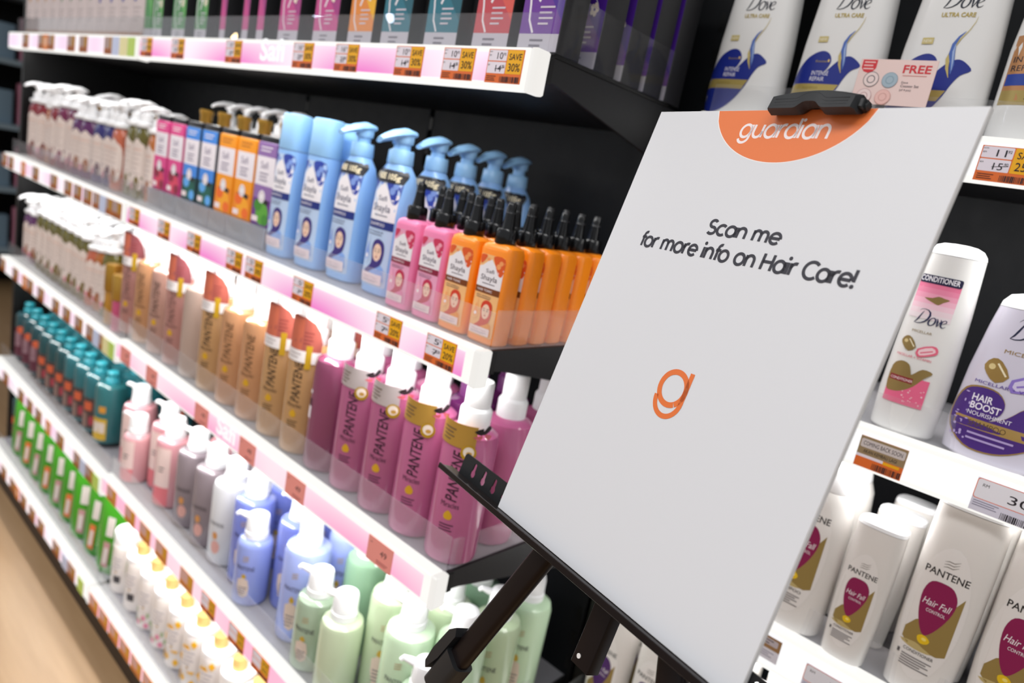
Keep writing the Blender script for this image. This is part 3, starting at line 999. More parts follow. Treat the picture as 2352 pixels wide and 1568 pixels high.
# ---- tall clear Pantene style pump bottles (third shelf)
def make_tall(col, ink, sleeve=None, booklet=None, capm=CAPW, top=.188, r=.037, word=True, rear=False):
    t = thing('hair_bottle', '', 'bottle')
    sp = [(0, r * .84, r * .84, 2), (.004, r * .96, r * .96, 2), (.012, r, r, 2), (top - .016, r, r, 2), (top - .006, r * .94, r * .94, 2), (top, r * .72, r * .72, 2), (top + .002, r * .52, r * .52, 2)]
    body_loft(MB(), sp, glass(col, .1), 32).build('body', t)
    tall_cap(t, top + .001, .0215, .064, capm)
    if word:
        A = Art()
        im = M(ink, .5)
        A.text('PANTENE', .006, .128, .070, im, .0165, 90, shear=.18, bold=.015)
        A.text('Miracles', -.002, .084, .026, M(ink, .5), .0075)
        A.poly([(-.002, .080), (.004, .073), (.002, .067), (-.006, .067), (-.008, .073)], M('#e2b02c', .35, .3), 2)
        A.lines(-.012, .008, .060, 3, .004, im, .0014)
        A.part('label', t, surf(sp), .004)
    if rear:
        A = Art(-.03)
        A.rect(-.005, .006, .085, .105, M('#efe4ec', .5)).rect(-.005, .006, .105, .118, M('#4a2038', .5)).rect(-.004, .004, .126, .132, M('#efe4ec', .5))
        A.part('back_label', t, surf(sp), .004)
    if sleeve:
        s = MB()
        n = 20
        rr = r + .0012
        ring = lambda z, q: [(q * math.sin(a), -q * math.cos(a), z) for a in [math.radians(-72 + 98 * i / n) for i in range(n + 1)]]
        r0_, r1_ = ring(top - .020, rr), ring(top + .012, rr * .985)
        vs = r0_ + r1_
        s.add(vs, [(i, i + 1, n + 2 + i, n + 1 + i) for i in range(n)], M(sleeve, .3, .45 if sleeve != '#f0e8e8' else 0))
        A = Art()
        A.lines(-.034, -.012, top + .003, 4, .005, M('#6a5440', .5), .0016)
        A.into(s, lambda u, z, off: ((rr + off) * math.sin(u / rr), -(rr + off) * math.cos(u / rr), z), .004)
        # round gold seal and a dark bow
        B = Art(.010, top - .024)
        B.ell(0, 0, .0105, .0105, M('#d8b02e', .3, .6)).ell(0, .001, .0072, .0072, M('#f3e6d8', .35)).ell(.001, -.001, .004, .003, M('#c79a45', .4))
        k = M('#1c1418', .45)
        B.L += 2
        B.poly([(.003, .030), (.014, .036), (.013, .026)], k, 2).poly([(.013, .028), (.020, .040), (.025, .036), (.018, .028)], k, 2)
        B.poly([(.002, .022), (.014, .026), (.012, .020)], M('#c4606a', .45), 2).poly([(.016, .028), (.027, .026), (.022, .020)], M('#c4606a', .45), 2)
        B.into(s, lambda u, z, off: ((rr + off) * math.sin(u / rr), -(rr + off) * math.cos(u / rr), z), .003, .0003)
        s.build('neck_sleeve', t, 60)
    if booklet:
        b = MB()
        A = Art()
        pts = [(-.030, top - .010), (.0, top - .012), (.032, top - .014), (.033, top + .010), (.028, top + .028), (.018, top + .042), (.002, top + .050), (-.018, top + .052), (-.029, top + .048)]
        A.poly(pts, M(booklet, .5), 0)
        A.poly([(-.028, top - .006), (.0, top - .008), (.0, top + .046), (-.026, top + .046)], M('#c8684e', .5))
        A.lines(.002, .018, top + .026, 4, .006, M('#7a2f30', .5), .002)
        A.rect(-.034, .034, top - .026, top - .006, M('#eae4e4', .4)).rect(.008, .018, top - .036, top + .004, M('#d8ae2a', .35, .4)).lines(-.03, .0, top - .012, 2, .006, M('#a89a9a', .5), .0016)
        A.into(b, lambda u, z, off: ((r + .001 + off) * math.sin(u / (r + .001)), -(r + .001 + off) * math.cos(u / (r + .001)), z), .006)
        b.build('gift_booklet', t, 60)
    return Proto(t)


P_pk0 = make_tall('#83405f', '#3a1530', rear=True, word=False)
P_pk1 = make_tall('#aa5a80', '#35142c', sleeve='#cfc6c8')
P_pk2 = make_tall('#b8628c', '#35142c', sleeve='#c99f4a')
P_pk3 = make_tall('#b8628c', '#35142c', word=False, rear=True)
P_gd = make_tall('#b98e60', '#3a2a1c', booklet='#a8564a')
P_rs = make_tall('#b48a7c', '#5a4038')
P_pc = make_tall('#be8a62', '#6a4a30')
P_cl = make_tall('#b49c90', '#6a564c', word=False)
P_rb = make_tall('#b07c74', '#6a4a44', booklet='#8c4a50')
row = [(-.573, P_pk2, 'pink bottle with gold neck sleeve at the shelf end beside the easel'), (-.653, P_pk2, 'pink bottle with gold neck sleeve, second from the shelf end'), (-.729, P_pk1, 'pink bottle with silver neck sleeve, third from the shelf end'),
       (-.805, P_pk1, 'pink bottle with silver neck sleeve, fourth from the shelf end'), (-.881, P_pk0, 'darker pink bottle turned backwards beside the gold liquid bottles'), (-.957, P_gd, 'gold liquid bottle with red booklet next to the pink bottles'),
       (-1.036, P_gd, 'gold liquid bottle with red booklet, second from the pink bottles'), (-1.115, P_pc, 'peach liquid bottle without booklet, third from the pink bottles'), (-1.195, P_pc, 'peach liquid bottle, fourth from the pink bottles'),
       (-1.277, P_gd, 'gold liquid bottle with red booklet, fifth from the pink bottles'), (-1.358, P_cl, 'clear beige bottle with white cap between rosy and gold bottles'), (-1.440, P_rb, 'rosy bottle with dark red booklet near the middle of the third shelf'),
       (-1.522, P_rs, 'rosy clear bottle, fourth from the far end of the third near shelf'), (-1.604, P_pc, 'peach liquid bottle, third from the far end of the third near shelf'), (-1.682, P_rb, 'rosy bottle with dark red booklet beside the small pink gold-capped bottle')]
for x, P, lab in row:
    P.put(x - .013, .661, -.503, lab, 'tall liquid hair bottles on the third shelf', math.radians(27))
P_jar = make_tall('#6e2a66', '#35142c', word=False, capm=M('#7a3a78', .35), top=.19)
for n, (x, y, P, lab) in enumerate([(-.583, .752, P_pk3, 'pink bottle behind the one at the shelf end'), (-.660, .752, P_jar, 'purple-capped bottle behind the second pink bottle'), (-.736, .752, P_pk3, 'pink bottle behind the third pink bottle'),
                                    (-.812, .752, P_pk3, 'pink bottle behind the fourth pink bottle'), (-.583, .834, P_pk3, 'pink bottle deepest at the shelf end, third back'), (-.66, .834, P_jar, 'purple-capped bottle third back from the front'),
                                    (-.888, .752, P_pk3, 'pink bottle behind the backwards-turned pink bottle'), (-.97, .752, P_gd, 'gold liquid bottle behind the first gold liquid bottle'), (-1.05, .752, P_cl, 'beige bottle behind the second gold liquid bottle'),
                                    (-1.13, .752, P_cl, 'beige bottle behind the third liquid bottle from the pink ones'), (-1.21, .752, P_cl, 'beige bottle behind the fourth liquid bottle from the pink ones'), (-1.29, .752, P_pc, 'peach bottle behind the fifth liquid bottle'),
                                    (-1.45, .752, P_pc, 'peach bottle behind the rosy bottle near the shelf middle'), (-1.61, .752, P_cl, 'beige bottle behind the third from the far end')]):
    P.put(x - .013, y - .006, -.503, lab, 'second row of tall liquid bottles, third shelf', math.radians(40))

# ------------------------------------------------------------------ topmost shelf: hair colour boxes and cream cartons
def make_colour_box(main, accent, wd):
    t = thing('hair_colour_box', '', 'box')
    MB().rbox(-wd / 2, wd / 2, -.022, .022, .006, .2, M('#1d1d20', .5), .0012).build('carton', t)
    A = Art()
    h = wd / 2 - .0006
    A.rect(-h, h, .026, .199, M(main, .4)).rect(-h, h, .0065, .026, M('#c9c3cc', .5))
    A.poly([(-h, .10), (h * .2, .07), (h, .04), (h, .199), (-h, .199)], M(accent, .4))
    A.oz = -.021
    if wd > .045:
        wh = M('#ece6ea', .5)
        A.stroke(arc(.0, .088, .021, .026, 20, 200, 14) + [(-.018, .062), (-.01, .048)], [.001] * 5 + [.0028] * 12, wh)
        A.text('7', -.002, .083, .014, wh, .018, shear=.3, bold=.05)
        for k in range(5):
            a = k * 72
            A.ell(.014 + .004 * math.cos(math.radians(a)), .096 + .005 * math.sin(math.radians(a)), .0028, .0036, M('#f3e2d2', .5), 8)
        A.lines(-.004, .018, .077, 4, .006, M('#d8ccd6', .5), .002).lines(-.012, .008, .041, 2, .006, M('#77717c', .5), .0022)
    A.part('print', t, flat(-.022))
    return Proto(t)


cols = {'green': ('#3f8a48', '#5aa850'), 'pink': ('#c9428a', '#a83280'), 'yellow': ('#e88a2c', '#f2b414'), 'teal': ('#1f6f80', '#125a68'), 'red': ('#c2444c', '#d8564a'), 'purple': ('#6a2f94', '#4a2090')}
cb = {}
boxes = [(-1.703, .04, 'green', 'the farthest green one'), (-1.655, .05, 'green', 'second green one from the far end'), (-1.55, .06, 'green', 'third green one from the far end'), (-1.45, .05, 'green', 'nearest the slim pink ones'),
         (-1.36, .022, 'pink', 'narrow, farthest of the slim pink ones'), (-1.275, .022, 'pink', 'narrow, middle of the slim pink ones'), (-1.222, .024, 'pink', 'narrow, nearest of the slim pink ones'),
         (-1.130, .062, 'pink', 'wide, next to the slim pink ones'), (-1.022, .066, 'pink', 'wide, next to the yellow one'), (-.930, .06, 'yellow', 'the only yellow and orange one'), (-.848, .062, 'teal', 'next to the yellow one'),
         (-.752, .064, 'teal', 'next to the red one'), (-.660, .062, 'red', 'the only red one'), (-.582, .062, 'purple', 'front one at the shelf end')]
for x, wd, c, wh in boxes:
    if (c, wd) not in cb:
        cb[(c, wd)] = make_colour_box(*cols[c], wd)
    cb[(c, wd)].put(x, .66, .148, f'{c} hair colour box on the topmost shelf, {wh}', 'hair colour boxes', 0)
for n, y in enumerate((.735, .795, .85, .905)):
    cb[('purple', .062)].put(-.582, y, .148, f'purple hair colour box in the file at the shelf end, {ORD[n + 1]} from the front', 'hair colour boxes', 0)
dv = MB().rbox(-.012, .012, 0, .32, 0, .24, M('#161618', .5, noise=.05), .002)
D0 = dv.build('shelf_divider')
PD = Proto(tag(D0, '', 'divider'))
mid = [-1.605, -1.50, -1.41, -1.315, -1.248, -1.185, -1.076, -.976, -.89, -.800, -.706, -.621]
for n, x in enumerate(reversed(mid)):
    PD.put(x, .655, .148, f'black divider between hair colour boxes, {ORD[n]} from the topmost shelf end by the sign', 'black dividers on the topmost shelf', 0)


def make_cream_carton(m1, k):
    t = thing('cream_carton', '', 'carton')
    MB().rbox(-.036, .036, -.024, .024, 0, .185, M('#d3c4c2', .5), .005, .003).build('body', t)
    A = Art()
    c = M(m1, .5)
    if k == 0:
        A.poly([(-.006, .10), (.012, .10), (.014, .18), (-.002, .18)], c, 2)
    elif k == 1:
        A.poly([(-.01, .09), (.006, .10), (.022, .14), (.02, .175), (.004, .16), (-.006, .13)], c, 3).poly([(-.03, .11), (-.02, .112), (-.016, .14), (-.026, .135)], c, 2)
    else:
        A.poly([(-.016, .09), (-.004, .10), (.016, .13), (.022, .15), (.010, .14), (-.008, .118)], c, 2).poly([(-.02, .084), (-.006, .084), (-.01, .1)], c, 2)
    A.lines(-.02, .02, .07, 4, .009, M('#a99a9a', .5), .002).rect(-.034, .034, .004, .018, M('#b58a70', .5))
    A.part('print', t, flat(-.024))
    return Proto(t)


cc = [make_cream_carton('#c08a3c', 0), make_cream_carton('#2f7a3c', 1), make_cream_carton('#3a3a9c', 2)]
for n in range(12):
    k = n // 4
    cc[k].put(-2.560 + n * .0725, .66, .148, f'cream carton with {["gold", "green leaf", "blue"][k]} print, {ORD[n % 4]} of four from the far end', 'cream cartons on the topmost shelf', 0)


# ------------------------------------------------------------------ fourth shelf: round pump bottles
def make_round(col, h, r, ink='#3c3a44', art='plain', cap='pump', tint2=None, far=False):
    t = thing('pump_bottle', '', 'bottle')
    sp = [(0, r * .85, r * .85, 2), (.004, r * .97, r * .97, 2), (.012, r, r, 2), (h - .012, r, r, 2), (h - .004, r * .93, r * .93, 2), (h, r * .78, r * .78, 2), (h + .002, .018, .018, 2)]
    body_loft(MB(), sp, glass(col, .14), 24).build('body', t)
    if cap == 'pump':
        MB().lathe([(.0195, h + .001), (.0215, h + .002), (.0215, h + .013), (.0195, h + .015)], CAPW, 20).build('collar', t)
        hd = MB().lathe([(.018, h + .0145), (.0205, h + .016), (.0198, h + .038), (.0182, h + .044), (.014, h + .0468), (.007, h + .0475)], CAPW, 20)
        hd.tube([(-.008, -.002, h + .036), (-.024, -.006, h + .041), (-.034, -.009, h + .044), (-.037, -.010, h + .040)], [.007, .0055, .004, .0035], CAPW, 8)
        hd.build('pump_head', t)
    elif cap == 'disc':
        MB().lathe([(.0155, h), (.0155, h + .012), (.0125, h + .014), (.0125, h + .019), (.0135, h + .021), (.0135, h + .03), (.011, h + .032)], M(tint2 or col, .2), 18).build('cap', t)
    A = Art()
    im = M(ink, .5)
    if art == 'pantene':
        gd = M('#c9a63c', .4, .2)
        for k in range(3):
            A.stroke([(-.005, h * .72 + k * .004), (0, h * .725 + k * .004), (.006, h * .735 + k * .004)], .0016, M('#b49a74', .4))
        A.text('PANTENE', 0, h * .58, .036, im, .0085)
        A.poly([(0, h * .53), (.005, h * .48), (.0, h * .45), (-.005, h * .48)], gd, 2)
        A.poly([(-.012, h * .42), (.008, h * .44), (.010, h * .2), (-.006, h * .18)], M('#d8c3b4', .5), 2)
        A.lines(-.008, .008, h * .32, 4, h * .035, im, .0018)
    elif art == 'pinklabel':
        A.rect(-.020, .020, h * .32, h * .9, M('#e6cbc6', .5)).rect(-.020, .020, h * .05, h * .32, M('#d87078', .45)).lines(-.006, .008, h * .62, 2, .008, im, .003)
    elif art == 'grey':
        A.text('PANTENE', 0, h * .5, .034, im, .008).ell(.0, h * .38, .006, .008, M('#c98a4c', .5)).ell(.003, h * .24, .010, .014, M('#d09a90', .5))
    elif art == 'teal':
        A.rect(-.024, .024, .012, h * .62, M('#4a3a38', .5)).rect(-.012, .012, h * .4, h * .55, M('#d2603c', .5)).rect(-.02, .0, h * .1, h * .35, M('#8a6a60', .5)).rect(.006, .02, h * .15, h * .3, M('#b03a48', .5))
    elif art == 'tealwine':
        A.rect(-.024, .024, .012, h * .7, M('#5c2436', .5)).rect(-.014, .01, h * .3, h * .6, M('#93707a', .5)).ell(.008, h * .66, .012, .012, M('#d2603c', .5))
    elif art == 'tealyellow':
        A.rect(-.022, .022, .012, h * .45, M('#c9a22c', .5)).rect(-.018, .018, h * .2, h * .38, M('#d8c8bc', .5)).rect(.0, .018, h * .55, h * .66, M('#c98a2c', .5))
    A.part('label', t, surf(sp), .005)
    return Proto(t)


Z4 = -.834
R_pink = make_round('#c98f96', .158, .0375, art='pinklabel')
R_pinks = make_round('#cf9a9e', .116, .032, art='pinklabel')
R_grey = make_round('#80747a', .169, .0385, '#2c2428', art='grey')
R_white = make_round('#c8c8cc', .172, .040, art='grey')
R_blue = make_round('#707cc4', .174, .038, '#3a3450', art='pantene')
R_blues = make_round('#8d9ad6', .128, .032, '#3a3450', art='pantene')
R_lblue = make_round('#9fade6', .176, .040, '#3a3450', art='pantene')
R_gr = make_round('#9fb29a', .128, .0345, art='pantene')
R_grl = make_round('#c3d0b0', .126, .0345, art='plain')
R_grt = make_round('#b3c4a2', .178, .0385, art='pantene')
R_grt2 = make_round('#bcd4b4', .178, .0385, art='pantene')
R_grd = make_round('#86a88c', .176, .0385, art='plain')
fr4 = [(-1.668, .676, R_pink, 'tall pale pink pump bottle beside the teal bottles'), (-1.592, .645, R_pinks, 'short pale pink pump bottle in front of the tall pink ones'), (-1.535, .690, R_pink, 'tall pale pink pump bottle, middle of the pink ones'),
       (-1.452, .668, R_pink, 'tall pale pink pump bottle beside the grey ones'), (-1.352, .672, R_grey, 'grey pump bottle beside the pink ones'), (-1.264, .670, R_grey, 'grey pump bottle beside the white-shouldered one'),
       (-1.186, .672, R_white, 'silver white pump bottle beside the blue ones'), (-1.1065, .674, R_blue, 'violet blue pump bottle, farthest of the blue ones'), (-1.043, .645, R_blues, 'short violet blue pump bottle in front'),
       (-.995, .702, R_blue, 'violet blue pump bottle, middle of the blue ones'), (-.912, .668, R_lblue, 'light blue pump bottle beside the green ones'), (-.836, .6455, R_gr, 'short grey green pump bottle beside the light blue one'),
       (-.766, .6455, R_grl, 'short pale green pump bottle with plain front'), (-.722, .707, R_grt, 'tall pale green pump bottle, second tall one from the light blue one'), (-.640, .672, R_grt2, 'tall pale green pump bottle with lettering beside the shelf end'),
       (-.571, .6455, R_gr, 'short pale green pump bottle in front at the shelf end')]
for x, y, P, lab in fr4:
    P.put(x, y, Z4, lab + ', fourth shelf', 'pump bottles on the fourth shelf', math.radians(random.uniform(16, 34)))
bk4 = [(-.830, .735, R_grd, 'dark green pump bottle behind the short grey green one'), (-.745, .790, R_grt2, 'pale green pump bottle behind the second tall one'), (-.655, .765, R_grt, 'pale green pump bottle second back at the shelf end'),
       (-.580, .720, R_grt2, 'pale green pump bottle behind the short end one'), (-.585, .805, R_grt, 'pale green pump bottle third back at the shelf end'), (-.590, .890, R_grt2, 'pale green pump bottle deepest at the shelf end'),
       (-.670, .850, R_grd, 'dark green pump bottle deepest beside the shelf end'), (-.915, .760, R_lblue, 'light blue pump bottle behind the front light blue one'), (-1.010, .785, R_blue, 'violet blue pump bottle behind the middle blue one'),
       (-1.12, .755, R_blue, 'violet blue pump bottle behind the farthest blue one'), (-1.205, .760, R_white, 'silver white pump bottle behind the front one'), (-1.300, .760, R_grey, 'grey pump bottle behind the grey pair'), (-1.40, .76, R_pink, 'pale pink pump bottle behind the one beside the grey ones')]
for x, y, P, lab in bk4:
    P.put(x, y, Z4, lab + ', fourth shelf', 'pump bottles behind, fourth shelf', math.radians(30))
tl = ['#1f5f66', '#2a6a70']
T_a = make_round('#173c42', .150, .036, art='tealwine', cap='disc', tint2='#2f8f9c')
T_b = make_round('#1b4348', .150, .036, art='teal', cap='disc', tint2='#2f8f9c')
T_c = make_round('#256068', .155, .037, art='teal', cap='disc', tint2='#3aa0ae')
T_d = make_round('#2a6468', .155, .037, art='tealyellow', cap='disc', tint2='#3aa0ae')
for n in range(10):
    x = -2.545 + n * .0795
    P = [T_a, T_a, T_a, T_b, T_b, T_b, T_c, T_c, T_c, T_d][n]
    P.put(x, .668, Z4 - .012 * 0, f'teal bottle with {["wine", "wine", "wine", "brown", "brown", "brown", "brown", "brown", "brown", "yellow"][n]} label, {ORD[n]} from the far end, front row, fourth far shelf', 'teal bottles, fourth shelf', math.radians(25))
    T_c.put(x + .02, .750, Z4, f'teal bottle {ORD[n]} from the far end, second row, fourth far shelf', 'teal bottles, fourth shelf', math.radians(60))
    if n > 5:
        T_c.put(x + .03, .832, Z4, f'teal bottle {ORD[n]} from the far end, third row, fourth far shelf', 'teal bottles, fourth shelf', math.radians(60))

# ------------------------------------------------------------------ lowest shelf: refill pouches and flowered bottles
def make_pouch(c1, pr):
    t = thing('refill_pouch', '', 'pouch')
    rings = []
    for z, hw, th in ((0, .044, .028), (.01, .048, .030), (.05, .049, .028), (.10, .048, .022), (.15, .047, .014), (.18, .046, .007), (.2, .040, .0015), (.212, .040, .0012)):
        rings.append([(hw * math.copysign(abs(math.cos(a)) ** .8, math.cos(a)), th * math.sin(a), z) for a in [2 * math.pi * i / 20 for i in range(20)]])
    MB().loft(rings, M(c1, .28, coat=.3)).build('body', t)
    A = Art()
    o, wh = M(pr, .45), M('#cfc6c0', .5)
    yo = lambda z: -.0305 + .13 * max(0, z - .03)
    fn = lambda u, z, off: (u, (yo(z) if z < .2 else -.004) * (1 - (abs(u) / .052) ** 2.2) - off - .0015, z)
    A.rect(-.014, .008, .1, .15, wh).rect(-.016, .004, .02, .085, o).rect(-.012, .0, .03, .07, wh).lines(.012, .03, .09, 6, .01, M('#bfe0a0', .5), .003)
    A.poly([(.010, .17), (.03, .165), (.026, .2), (.014, .2)], M('#eef0ee', .5))
    A.part('print', t, fn, .01)
    return Proto(t)


G_o, G_w = make_pouch('#328818', '#d8703a'), make_pouch('#388e1a', '#b88a8a')
for n in range(9):
    x = -2.458 + n * .0955
    (G_o if n % 2 else G_w).put(x, .655, -1.133, f'green refill pouch, front row, {ORD[n]} from the far end, lowest shelf', 'green refill pouches', math.radians(random.uniform(24, 40)))
    if n < 8:
        (G_w if n % 2 else G_o).put(x + .045, .735, -1.133, f'green refill pouch, second row, {ORD[n]} from the far end, lowest shelf', 'green refill pouches', math.radians(random.uniform(24, 40)))
for n, x in enumerate((-2.585, -2.53)):
    T_b.put(x, .68 + .0 * n, -1.133, ['dark teal bottle at the far end of the lowest shelf', 'dark teal bottle next to the green refill pouches'][n], 'dark teal bottles, lowest shelf', 0) if n == 0 else None


def make_flower(flat_cap, motif):
    t = thing('flowered_bottle', '', 'bottle')
    r, h = .034, .128
    sp = [(0, r * .9, r * .9, 2), (.004, r, r, 2), (h - .012, r, r, 2), (h - .004, r * .97, r * .97, 2), (h, r * .9, r * .9, 2)]
    body_loft(MB(), sp, M('#e2dad6', .3, coat=.2), 24).build('body', t)
    if flat_cap:
        MB().lathe([(r * .92, h), (r * .94, h + .004), (r * .94, h + .026), (r * .88, h + .03)], CAPW, 22).build('cap', t)
    else:
        MB().lathe([(r * .9, h), (r * .99, h + .003), (r * .97, h + .008), (.013, h + .011)], CAPW, 22).build('shoulder', t)
        MB().lathe([(.0145, h + .009), (.0145, h + .032), (.013, h + .035), (.008, h + .0352)], M('#cfae6c', .35, .4), 18).build('cap', t)
    A = Art()
    rn = random.Random(hash(motif) % 7 + 3)
    ye, gr, pk, ink = M('#eeb41c', .5), M('#a8b890', .5), M('#e08aa4', .5), M('#9a94a0', .5)
    if motif == 'yellow':
        for k in range(16):
            cx, cz = rn.uniform(-.036, .036), rn.uniform(.012, .118)
            for j in range(4):
                A.ell(cx + .0035 * math.cos(j * 1.57), cz + .0045 * math.sin(j * 1.57), .0032, .0042, ye, 8)
    elif motif == 'pink':
        for k in range(6):
            cx, cz = rn.uniform(-.034, .034), rn.uniform(.01, .07)
            A.ell(cx, cz, .006, .007, pk, 10).ell(cx + .01, cz + .008, .004, .007, gr, 8)
    else:
        for k in range(8):
            cx, cz = rn.uniform(-.034, .034), rn.uniform(.01, .11)
            A.poly([(cx, cz), (cx + .004, cz + .008), (cx, cz + .017), (cx - .004, cz + .008)], gr, 2)
        A.rect(-.006, .012, .03, .048, M('#3c3a40', .5))
    A.rect(-.017, .017, .05, .1, M('#e6dfdd', .5)).lines(-.012, .012, .094, 4, .009, ink, .0026)
    A.ell(0, .058, .003, .003, M('#b0905c', .5), 8)
    A.part('label', t, surf(sp), .005)
    return Proto(t)


F_f, F_l, F_p, F_y = make_flower(True, 'leaf'), make_flower(False, 'leaf'), make_flower(False, 'pink'), make_flower(False, 'yellow')
fl = [(-1.605, F_f, 'flat-capped white bottle with leaf print beside the green pouches'), (-1.520, F_l, 'gold-capped white bottle with leaf print'), (-1.440, F_p, 'gold-capped white bottle with pink flowers beside the leaf print one'),
      (-1.362, F_p, 'gold-capped white bottle with pink flowers beside the yellow flowered ones'), (-1.285, F_y, 'white bottle with yellow flowers, farthest of them'), (-1.208, F_y, 'white bottle with yellow flowers, second from the far side'),
      (-1.130, F_y, 'white bottle with yellow flowers, third from the far side'), (-1.052, F_y, 'white bottle with yellow flowers, fourth from the far side'), (-.975, F_l, 'gold-capped white bottle with leaf print at the frame bottom')]
for x, P, lab in fl:
    P.put(x, .65, -1.133, lab + ', lowest shelf', 'flowered white bottles', math.radians(25))
    P.put(x + .02, .725, -1.133, 'bottle behind the ' + lab, 'flowered white bottles', math.radians(25))


# ------------------------------------------------------------------ set-back shelves: white bottles
WB = M('#e9e8e6', .3, coat=.15)
WB2 = M('#e6e2de', .3, coat=.15)
GOLDP = M('#b7a25c', .35, .35)


def dove_word(A, x, z, wd, mat):
    k = wd / 2.62
    t = lambda P: [(x + p * k, z + q * k) for p, q in P]
    A.stroke(t([(.62, 1.22), (.5, .95), (.36, .6), (.2, .25), (.02, .02)]), [.02 * k, .09 * k, .12 * k, .11 * k, .03 * k], mat)
    A.stroke(t([(.22, 1.14), (.36, 1.32), (.62, 1.38), (.92, 1.32), (1.12, 1.14), (1.17, .86), (1.07, .54), (.86, .25), (.58, .07), (.28, 0), (.02, .02)]),
             [.015 * k, .035 * k, .05 * k, .09 * k, .14 * k, .17 * k, .16 * k, .12 * k, .08 * k, .06 * k, .03 * k], mat)
    o = arc(1.45, .37, .25, .36, 60, 420, 22)
    A.stroke(t([(p + (q - .37) * .25, q) for p, q in o]), [(.06 + .07 * abs(math.sin((i / 22 - .15) * 2 * math.pi))) * k for i in range(23)], mat)
    A.stroke(t([(1.72, .66), (1.84, .72), (1.9, .5), (1.9, .02)]), [.03 * k, .08 * k, .14 * k, .06 * k], mat)
    A.stroke(t([(1.9, .02), (2.08, .34), (2.18, .6), (2.12, .72)]), [.05 * k, .06 * k, .09 * k, .07 * k], mat)
    A.stroke(t([(2.2, .32), (2.4, .4), (2.58, .54), (2.58, .68), (2.46, .73), (2.3, .62), (2.2, .4), (2.2, .18), (2.32, .03), (2.5, .08), (2.62, .2)]),
             [.03 * k, .04 * k, .07 * k, .09 * k, .05 * k, .07 * k, .13 * k, .13 * k, .09 * k, .05 * k, .02 * k], mat)


def make_bird_bottle():
    t = thing('shampoo_bottle', '', 'bottle')
    sp = [(0, .046, .026, 2.6), (.004, .050, .030, 2.8), (.03, .0515, .031, 3.0), (.1, .049, .030, 3.0), (.16, .0445, .028, 3.0), (.195, .040, .026, 3.0), (.2, .039, .025, 3.0)]
    body_loft(MB(), sp, WB, 36).build('body', t)
    cp = [(.2015, .039, .025, 3), (.203, .0395, .0255, 3), (.235, .036, .023, 3.2), (.245, .030, .019, 3), (.249, .02, .012, 2.6)]
    body_loft(MB(), cp, CAPW, 30).build('cap', t)
    A = Art(-.001, 0, .001)
    ink, bl = M('#1a2030', .4), M('#1a2a86', .35)
    dove_word(A, -14, 139, 39, ink)
    A.text('ULTRA CARE', 4, 129.5, 34, GOLDP, 4.6, bold=.03)
    A.poly([(-43, 8), (-26, 7), (-12, 13), (2, 26), (12, 42), (18, 57), (24, 67), (33, 73), (27, 80), (19, 84), (11, 82), (4, 76), (-2, 69), (-9, 62),
            (-4, 70), (-2, 78), (-6, 86), (-14, 89.5), (-24, 87), (-35, 79), (-44, 64), (-47, 48), (-47, 24)], bl, 3)
    A.poly([(-47, 38), (8, 38), (14.5, 50), (-47, 50)], GOLDP)
    A.text('SHAMPOO', -20, 43.5, 20, M('#8a7836', .4), 3)
    A.text('INTENSE', -12, 60.5, 21, M('#e8e6ee', .5), 5.2).text('REPAIR', -14, 53.5, 18, M('#e8e6ee', .5), 5.2)
    A.text('Bioactive', -14, 76, 14, GOLDP, 2.6).ell(-5, 78, 1.3, 1.9, M('#e0c070', .4), 8)
    # ribbon of gold and blue rising from the wing
    A.stroke([(13, 64), (9, 74), (7, 84), (9, 96), (14, 106), (20, 116), (23, 124), (24, 130)], [.5, 3, 4, 2.6, 1.2, .8, .6, .3], M('#c3b06a', .4))
    A.stroke([(14, 68), (13, 78), (9.5, 90), (9, 100), (12, 108), (17, 114)], [.6, 4.2, 6, 4, 2, .4], M('#4c6ab4', .35))
    A.stroke([(14, 72), (12.5, 82), (10.5, 92), (10.5, 100)], [.3, 1.6, 2, .4], M('#9fb4dc', .35))
    A.rect(-25, -13, 100, 107, M('#c9b878', .4)).text('NEW', -19, 101.8, 9, M('#efe9d8', .5), 3.2)
    A.part('label', t, surf(sp), .006)
    B = Art()
    B.poly([(.010, .052), (.014, .055), (.012, .059), (.009, .057)], bl)
    return Proto(t)


P_bird = make_bird_bottle()
for n, (x, lab) in enumerate(((-.350, 'white bottle with blue bird, behind the black clip of the sign'), (-.469, 'white bottle with blue bird nearest the black upright'), (-.2315, 'white bottle with blue bird, partly behind the FREE card'))):
    P_bird.put(x, .955, .147, lab, 'white blue-bird bottles', 0)
def make_cond2():
    t = thing('conditioner_bottle', '', 'bottle')
    sp = [(0, .046, .026, 2.6), (.004, .050, .030, 2.8), (.1, .050, .031, 3.0), (.2, .043, .027, 3.0), (.24, .036, .022, 2.8)]
    body_loft(MB(), sp, WB, 30).build('body', t)
    A = Art(0, 0, .001)
    A.poly([(-44, 40), (18, 40), (30, 62), (30, 112), (-44, 112)], M('#c08a5c', .35, .35)).poly([(-44, 40), (18, 40), (25, 55), (-44, 55)], M('#b09a5c', .35, .35))
    A.text('INTENSE', -24, 84, 34, M('#2a2430', .5), 6).text('REPAIR', -27, 75, 28, M('#2a2430', .5), 6)
    A.rect(-43, 26, 60, 72, M('#24409a', .4)).text('CONDITIONER', -3, 64, 38, M('#f0eef4', .5), 5).lines(-20, 16, 56, 4, 3, M('#5a4630', .5), 1.2).lines(-18, 10, 102, 2, 5, M('#5a3a2a', .5), 2)
    A.part('label', t, surf(sp), .006)
    return Proto(t)


make_cond2().put(-.1225, .955, .147, 'white bottle with copper panel, last on the topmost set-back shelf', 'white bottles with copper panel', 0)


